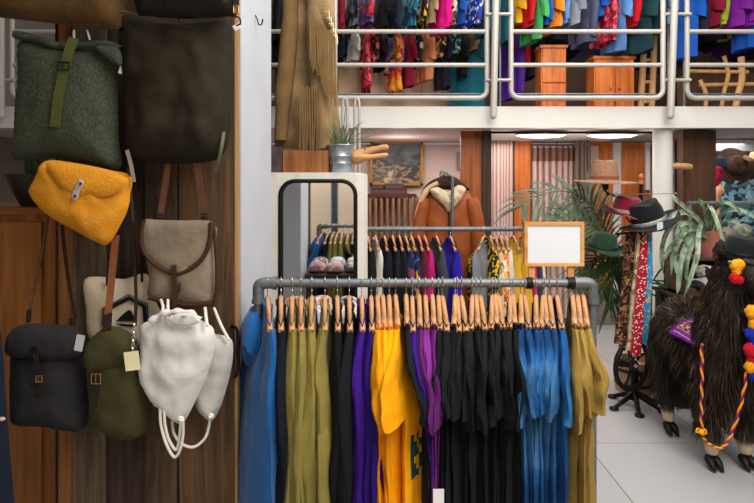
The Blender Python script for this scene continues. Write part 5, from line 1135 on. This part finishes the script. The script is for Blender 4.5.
# ---------------------------------------------------------------- bay beyond the column: rail with clothes and a brown hat
d = 5.05
t_ = thing('bay_rail', P(722, 203, d), 'grey steel rail in the bay beyond the brown post', 'clothes rail')
MB().tube(pp([(688, 203), (775, 203)], d), .018, 12).build('pipe', GALV, t_)
for px in (690, 770): MB().tube([P(px, 203, d), V((X(px, d), d, 0))], .016, 10).build('post', GALV, t_)
hat('felt_hat', P(734, 166, 6.2), .21, .11, .12, R3(78, 8), mat('brown_felt', '#3a2922', .9, .15, 20, .2), 'dark brown felt hat hung flat on the bay wall', mat('brown_band', '#241813', .6, .1, 20, 0), curl=.01)
hat('felt_hat', P(757, 161, 6.0), .13, .08, .1, R3(5, 5), mat('tan_felt', '#c7a37c', .9, .1, 20, .2), 'pale tan hat cut by the frame edge in the bay')
for i, (pts, m, lb, dd) in enumerate((
    ([(722, 178), (734, 176), (750, 180), (760, 190), (762, 300), (720, 300), (718, 200)], pattern('teal_blue_tartan', ['#2a4654', '#6f98a6', '#1c2c36', '#46707e', '#92aeb8'], 22, 'blobs'), 'teal and pale blue patterned dress hanging in the bay', 6.22),
    ([(712, 186), (718, 183), (724, 188), (724, 196), (720, 205), (722, 300), (708, 300), (709, 200)], c_('skin_peach', '#c98f74'), 'peach coloured top beside patterned dress in the bay', 6.1),
    ([(714, 168), (719, 166), (723, 172), (720, 182), (715, 187), (712, 180)], c_('crimson', '#8a1230'), 'crimson scarf bundle beside brown post in the bay', 5.75),
    ([(716, 158), (722, 157), (726, 168), (724, 172), (718, 166)], c_('dark_blue_cap', '#28344e'), 'dark blue cap above crimson bundle in the bay', 5.8))):
    q = MB(); q.pillow(px_out(pts, dd), dd, .06, seed=60+i, wr=.04, wf=7, smooth=3, creases=.012); q.build('hung_cloth', m, label=lb, cat='cloth')
# ================================================================ llama (life size, shaggy, facing the camera)
def T(f, s, z):  # body frame: f forward, s to the llama's own side, z up
    fw = V((.03, -1, 0)).normalized(); sd = V((fw.y*-1, fw.x, 0)); sd = V((-fw.y, fw.x, 0))
    return V((2.14, 3.62, 0))+fw*f+sd*s+V((0, 0, z))
q = MB()
FWA = math.atan2(.03, 1)
MR = Matrix.Rotation(FWA, 3, 'Z')
def el(f, s, z, rf, rs, rz): q.ball(T(f, s, z), (rs, rf, rz), 14, MR)
el(-.02, 0, .66, .34, .185, .19); el(-.24, 0, .70, .19, .19, .22); el(.20, 0, .68, .17, .19, .22)
for f in (-.27, .2):
    for s in (-.105, .105):
        q.tube([T(f, s, .66), T(f-(.03 if f < 0 else 0), s, .40), T(f-(.035 if f < 0 else 0), s, .22), T(f, s, .08)], [.10, .075, .052, .04], 14)
q.tube(spline([T(.17, 0, .70), T(.24, 0, .88), T(.25, 0, 1.04), T(.26, 0, 1.18), T(.28, 0, 1.24)], 4), [.185]*4+[.165]*4+[.13]*4+[.11]*5, 16)
el(.33, .0, 1.23, .13, .085, .09); el(.44, 0, 1.195, .10, .055, .055)
q.tube(spline([T(-.4, 0, .78), T(-.46, 0, .70), T(-.45, 0, .60)], 4), [.06]*5+[.045]*4, 12)
for s in (-.075, .075): q.tube([T(.27, s, 1.28), T(.265, s*1.25, 1.35), T(.275, s*1.3, 1.41)], [.03, .034, .012], 10)
me = bpy.data.meshes.new('tmp'); me.from_pydata([tuple(v_) for v_ in q.v], [], q.f)
to = bpy.data.objects.new('tmp', me); col.objects.link(to)
md = to.modifiers.new('r', 'REMESH'); md.mode = 'VOXEL'; md.voxel_size = .018
ms_ = to.modifiers.new('s', 'SMOOTH'); ms_.iterations = 4; ms_.factor = .6
dg = bpy.context.evaluated_depsgraph_get(); dg.update(); ev = bpy.data.meshes.new_from_object(to.evaluated_get(dg))
bpy.data.objects.remove(to); bpy.data.meshes.remove(me)
base = T(0, 0, 0)
for v_ in ev.vertices: v_.co -= base
for p in ev.polygons: p.use_smooth = True
llm, n, l, b = newmat('llama_coat')
sx = n.new('ShaderNodeSeparateXYZ'); l.new(coord(n, l), sx.inputs[0])
l.new(ramp(n, l, sx.outputs['Z'], [(0, lin('#b9a68c')), (.14, lin('#b9a68c')), (.17, lin('#4a3c32')), (.3, lin('#241d19'))]), b.inputs['Base Color']); b.inputs['Roughness'].default_value = .9
ev.materials.clear(); ev.materials.append(llm)
for p in ev.polygons: p.material_index = 0
lo = bpy.data.objects.new('llama', ev); col.objects.link(lo); lo.location = base
props(lo, 'life-size shaggy dark brown llama figure wearing black hat and rainbow harness', 'llama')
# long coat: tapered strands combed downwards
vsz = np.array([v_.co[:] for v_ in ev.vertices]); nms = np.array([v_.normal[:] for v_ in ev.vertices])
ev.calc_loop_triangles(); tri = np.array([t.vertices[:] for t in ev.loop_triangles])
A_, B_, C_ = vsz[tri[:, 0]], vsz[tri[:, 1]], vsz[tri[:, 2]]; ar = np.linalg.norm(np.cross(B_-A_, C_-A_), axis=1); nr = np.random.default_rng(5)
NS = 30000; ti = nr.choice(len(tri), NS, p=ar/ar.sum()); u = nr.random((NS, 2)); fl = u.sum(1) > 1; u[fl] = 1-u[fl]
pos = A_[ti]+(B_-A_)[ti]*u[:, :1]+(C_-A_)[ti]*u[:, 1:]; nn = nms[tri[ti, 0]]
fz = (pos@np.array(((T(1, 0, 0)-T(0, 0, 0))[:])))
verts = []; faces = []; mi = []
for i in range(NS):
    z = pos[i, 2]; f = fz[i]
    if z < .2 or (z < .3 and nr.random() < .4): continue
    if f > .34 and z > 1.11: L = .012
    elif z > 1.12: L = nr.uniform(.03, .06)
    else: L = nr.uniform(.06, .13)
    if z < .36: L = min(L, max(.03, z-.13)*.9)
    p0 = V(pos[i]); nv = V(nn[i]); clump = noise.noise_vector(p0*9)*.6+noise.noise_vector(p0*28)*.3
    up_ = .35 if (nv.z > .6 and z < 1.0) else 0
    d1 = (nv*.75+V((0, 0, -.75+up_))+clump).normalized(); d2 = (nv*.16+V((0, 0, -1+up_*1.2))+clump*.8).normalized()
    p1 = p0+d1*L*.45; p2 = p1+d2*L*.6; w = nr.uniform(.0018, .0042)
    s_ = d1.cross(V((.6, -.8, 0)) if abs(d1.z) < .99 else V((1, 0, 0))); s_ = (s_+V((.4*nr.normal(), .4*nr.normal(), 0))*.3)
    s_ = s_.normalized()*w if s_.length > 1e-6 else V((w, 0, 0))
    k = len(verts); verts += [p0-s_, p0+s_, p1-s_*.8, p1+s_*.8, p2]; faces += [(k, k+1, k+3, k+2), (k+2, k+3, k+4)]
    c_i = 0 if nr.random() < .62 else (1 if nr.random() < .7 else 2); mi += [c_i, c_i]
me = bpy.data.meshes.new('shaggy_coat'); me.from_pydata([tuple(v_) for v_ in verts], [], faces)
for m in (mat('fur_dark', '#3a3028', .75, .2, 12, 0), mat('fur_brown', '#54463b', .75, .2, 12, 0), mat('fur_light', '#7c6c5e', .75, .2, 12, 0)): me.materials.append(m)
me.polygons.foreach_set('material_index', mi); me.polygons.foreach_set('use_smooth', [True]*len(faces))
fo = bpy.data.objects.new('shaggy_coat', me); col.objects.link(fo); fo.parent = lo
for f in (-.27, .2):
    for s in (-.105, .105):
        q = MB()
        for e in (-.022, .022):
            q.tube(spline([T(f-.01, s+e*.7, .065), T(f+.03, s+e, .045), T(f+.075, s+e*1.1, .012)], 4), [.024, .026, .027, .027, .025, .022, .018, .012, .006], 10)
        q.build('hoof', mat('black_hoof', '#17150f', .4, .2, 20, .1), lo)
for s in (-.075, .075):
    q = MB(); q.ball(T(.375, s*.93, 1.245), .016, 8); q.build('eye', mat('dark_glass_eye', '#0c0a08', .1, .1, 4, 0), lo)
q = MB()
for s in (-.02, .02): q.ball(T(.535, s, 1.205), (.008, .006, .005), 6)
q.tube(spline([T(.5, -.045, 1.172), T(.54, 0, 1.165), T(.5, .045, 1.172)], 4), .004, 6); q.build('muzzle_mark', BLACK, lo)
# hat, harness, tassels, blanket
hat('felt_hat', T(.275, 0.02, 1.295)+V((0, -.02, 0)), .155, .1, .13, R3(4, 2), MATS['black_felt'], 'small black felt hat sitting on the llama head', mat('black_band', '#0e0e10', .5, .1, 20, 0), dent=.15, group='hats on display')
YT, RT, BT = mat('yellow_wool', '#f0a01a', .9, .15, 40, .5), mat('red_wool', '#c8182a', .9, .15, 40, .5), mat('blue_wool', '#1c2c9c', .9, .15, 40, .5)
def tassel(c, r, m, t_, nm='wool_tassel'):
    q = MB(); c = V(c); q.ball((0, 0, 0), 1, 12); q.v = [c+V((v_.x*r, v_.y*r, v_.z*r*1.1))*(1+.3*noise.noise(v_*3.5+c*40)) for v_ in q.v]; return q.build(nm, m, t_)
# ear tassels
c = P(735.5, 269, 3.2)
t_ = thing('ear_tassel', c, 'yellow and red woollen tassel hanging below the llama hat', 'tassel')
for dx, dz, m, r in ((.0, .02, YT, .03), (.022, .024, YT, .028), (.006, -.012, YT, .024), (-.004, -.052, RT, .028), (.02, -.06, RT, .024)): tassel(c+V((dx, -.0, dz)), r, m, t_)
q = MB(); q.ball(P(729.5, 262, 3.2), (.010, .012, .01), 8); q.build('silver_bead', GALV, t_)
# rope harness
t_ = thing('rope_harness', P(715, 400, 3.25), 'twisted yellow red and blue rope looping down the llama chest', 'rope')
path = spline(pp([(701.5, 344), (702, 375), (701.5, 405), (702, 430), (705, 440), (715, 447), (724, 446), (733, 430), (742, 400), (747, 370), (751, 345), (755, 320)], 3.16), 10)
for kx, (m, ph) in enumerate(((YT, 0), (RT, 2.1), (BT, 4.2))):
    q = MB(); q.tube([p+V((.0045*math.cos(i*1.1+ph), .0045*math.sin(i*1.1+ph), 0)) for i, p in enumerate(path)], (.006, .0036, .003)[kx], 6); q.build('strand', m, t_)
q = MB(); c = P(701.5, 432, 3.15); q.ball(c, (.016, .014, .016), 8); q.tube(spline([c, c+V((-.02, 0, .02)), c+V((-.03, 0, .0)), c], 4), .005, 6); q.tube(spline([c, c+V((.02, 0, .015)), c+V((.026, 0, -.01)), c], 4), .005, 6); q.build('knot', YT, t_)
t_ = thing('tassel_strap', P(752, 345, 3.15), 'column of yellow, blue and red woollen tassels on llama chest at frame edge', 'tassel strap')
for i, (y, m) in enumerate(((312, YT), (324, YT), (334, BT), (342, BT), (350, RT), (357, RT), (367, YT), (375, BT))): tassel(P(752+(i % 2)*3, y, 3.14), .036 if m is not RT else .042, m, t_)
MB().tube(spline(pp([(756, 300), (756, 340), (755, 380)], 3.17), 4), .01, 8).build('strap', RT, t_)
m, n, l, b = newmat('woven_blanket')
v = coord(n, l, (1, 1, 1)); sx = n.new('ShaderNodeSeparateXYZ'); l.new(v, sx.inputs[0])
ck = n.new('ShaderNodeTexChecker'); ck.inputs['Scale'].default_value = 34; l.new(v, ck.inputs[0]); ck.inputs[1].default_value = (*lin('#d9a235'), 1); ck.inputs[2].default_value = (*lin('#6a2672'), 1)
wv = n.new('ShaderNodeTexWave'); wv.bands_direction = 'X'; wv.inputs['Scale'].default_value = 5; l.new(v, wv.inputs[0])
r1 = ramp(n, l, wv.outputs['Fac'], [(0, (0, 0, 0)), (.62, (1, 1, 1))], 'CONSTANT')
st = ramp(n, l, wv.outputs['Fac'], [(0, lin('#6f1c74')), (.2, lin('#c9b6c0')), (.3, lin('#8d2a6a')), (.45, lin('#3b1c58'))], 'CONSTANT')
mxn = n.new('ShaderNodeMixRGB'); l.new(r1, mxn.inputs[0]); l.new(st, mxn.inputs[1]); l.new(ck.outputs[0], mxn.inputs[2]); l.new(mxn.outputs[0], b.inputs['Base Color']); b.inputs['Roughness'].default_value = .9
q = MB(); g = []
for i in range(13):
    a = math.radians(-58+100*i/12); row = []
    for j in range(8):
        f = -.03+.26*j/7; row.append(T(f+.03*math.sin(a), .255*math.sin(a), .635+.232*math.cos(a)+.006*noise.noise(V((i*.7, j*.7, 1)))))
    g.append(row)
q.sheet(g); q.sheet([[p+V((0, 0, -.008)) for p in r_] for r_ in g]); bl = q.build('woven_blanket', m, label='small purple woven blanket with yellow motifs lying on the llama back', cat='blanket')
q = MB()
for e in (g[0], g[-1]): q.tube(e, .01, 8)
q.tube([r_[0] for r_ in g], .008, 8); q.tube([r_[-1] for r_ in g], .008, 8); q.build('purple_edging', mat('purple_edge', '#6f1d86', .9, .1, 30, .2), bl)
q = MB(); q.tube(spline([P(*p) for p in ((745, 449, 3.75), (748, 456, 3.72), (755, 463, 3.7))], 4), .03, 8); q.box((X(756, 3.75), 3.78, .02), (.2, .1, .04)); q.build('stand_foot', BLACK, label='black metal stand foot behind the llama front hooves at frame edge', cat='stand')
# ================================================================ light and camera
w = bpy.data.worlds.new('World'); scene.world = w; w.use_nodes = True
w.node_tree.nodes['Background'].inputs['Color'].default_value = (.92, .95, 1, 1); w.node_tree.nodes['Background'].inputs['Strength'].default_value = .26
def area(name, loc, tgt, size, e, c=(1, 1, 1), sy=None):
    L = bpy.data.lights.new(name, 'AREA'); L.energy = e; L.color = c; L.size = size
    if sy: L.shape = 'RECTANGLE'; L.size_y = sy
    o = bpy.data.objects.new(name, L); col.objects.link(o); o.location = V(loc); o.rotation_euler = (V(tgt)-V(loc)).to_track_quat('-Z', 'Y').to_euler(); return o
area('shop_light', (1.7, .3, 3.9), (.8, 3.2, .7), 2.2, 160, (1, .96, .9))
for i, (p_, e) in enumerate(((P(541, 0, 5.6), 5), (P(612, 0, 5.6), 5), (P(400, 0, 6.3), 7))):  # two for the oval lamps; last is added fill, brightening the mauve wall
    L = bpy.data.lights.new('lamp_or_fill_point', 'POINT'); L.energy = e; L.color = (1, .9, .82); L.shadow_soft_size = .12
    o = bpy.data.objects.new('lamp_or_fill_point', L); col.objects.link(o); o.location = (p_.x, p_.y, 2.0)
area('door_fill', (.5, 1.7, 4.6), (0, 4.0, 1.0), 1.8, 80, (1, .97, .93))  # added overhead fill that brightens the front of the mirror door
area('shop_light_far', (2.2, 3.6, 4.3), (2.0, 4.0, 0), 1.6, 60, (1, .98, .96))
area('mirror_fill', (-.6, -1.6, 3.6), (-.6, -3.0, 1.2), 1.5, 130, (1, .95, .88))  # added out of view to brighten the room seen in the mirror
area('upstairs_fill', (1.0, 6.8, 4.4), (1.0, 6.8, 2.4), 4.0, 70, (1, .9, .8), .3)  # added fill to brighten the cupboards, no fixture modelled here
area('mezzanine_light', (.6, 6.2, 2.2), (.6, 6.2, 0), 2.6, 42, (1, .88, .8), .8)
area('mezzanine_light_bay', (3.6, 6.0, 2.2), (3.6, 5.9, 0), 1.2, 12, (1, .95, .9), .8)
area('upstairs_light', (.8, 4.3, 4.5), (.8, 6.2, 2.9), 3.6, 42, (1, .95, .9), .8)
cam = bpy.data.cameras.new('camera'); co = bpy.data.objects.new('camera', cam); col.objects.link(co)
co.location = (0, 0, CH); co.rotation_euler = (PI/2, 0, 0)
cam.sensor_width = 36; cam.lens = F/754*36; cam.shift_y = -(251.5-HY)/754; cam.clip_start = .05
scene.camera = co
scene.view_settings.view_transform = 'Standard'
scene.view_settings.look = 'None'
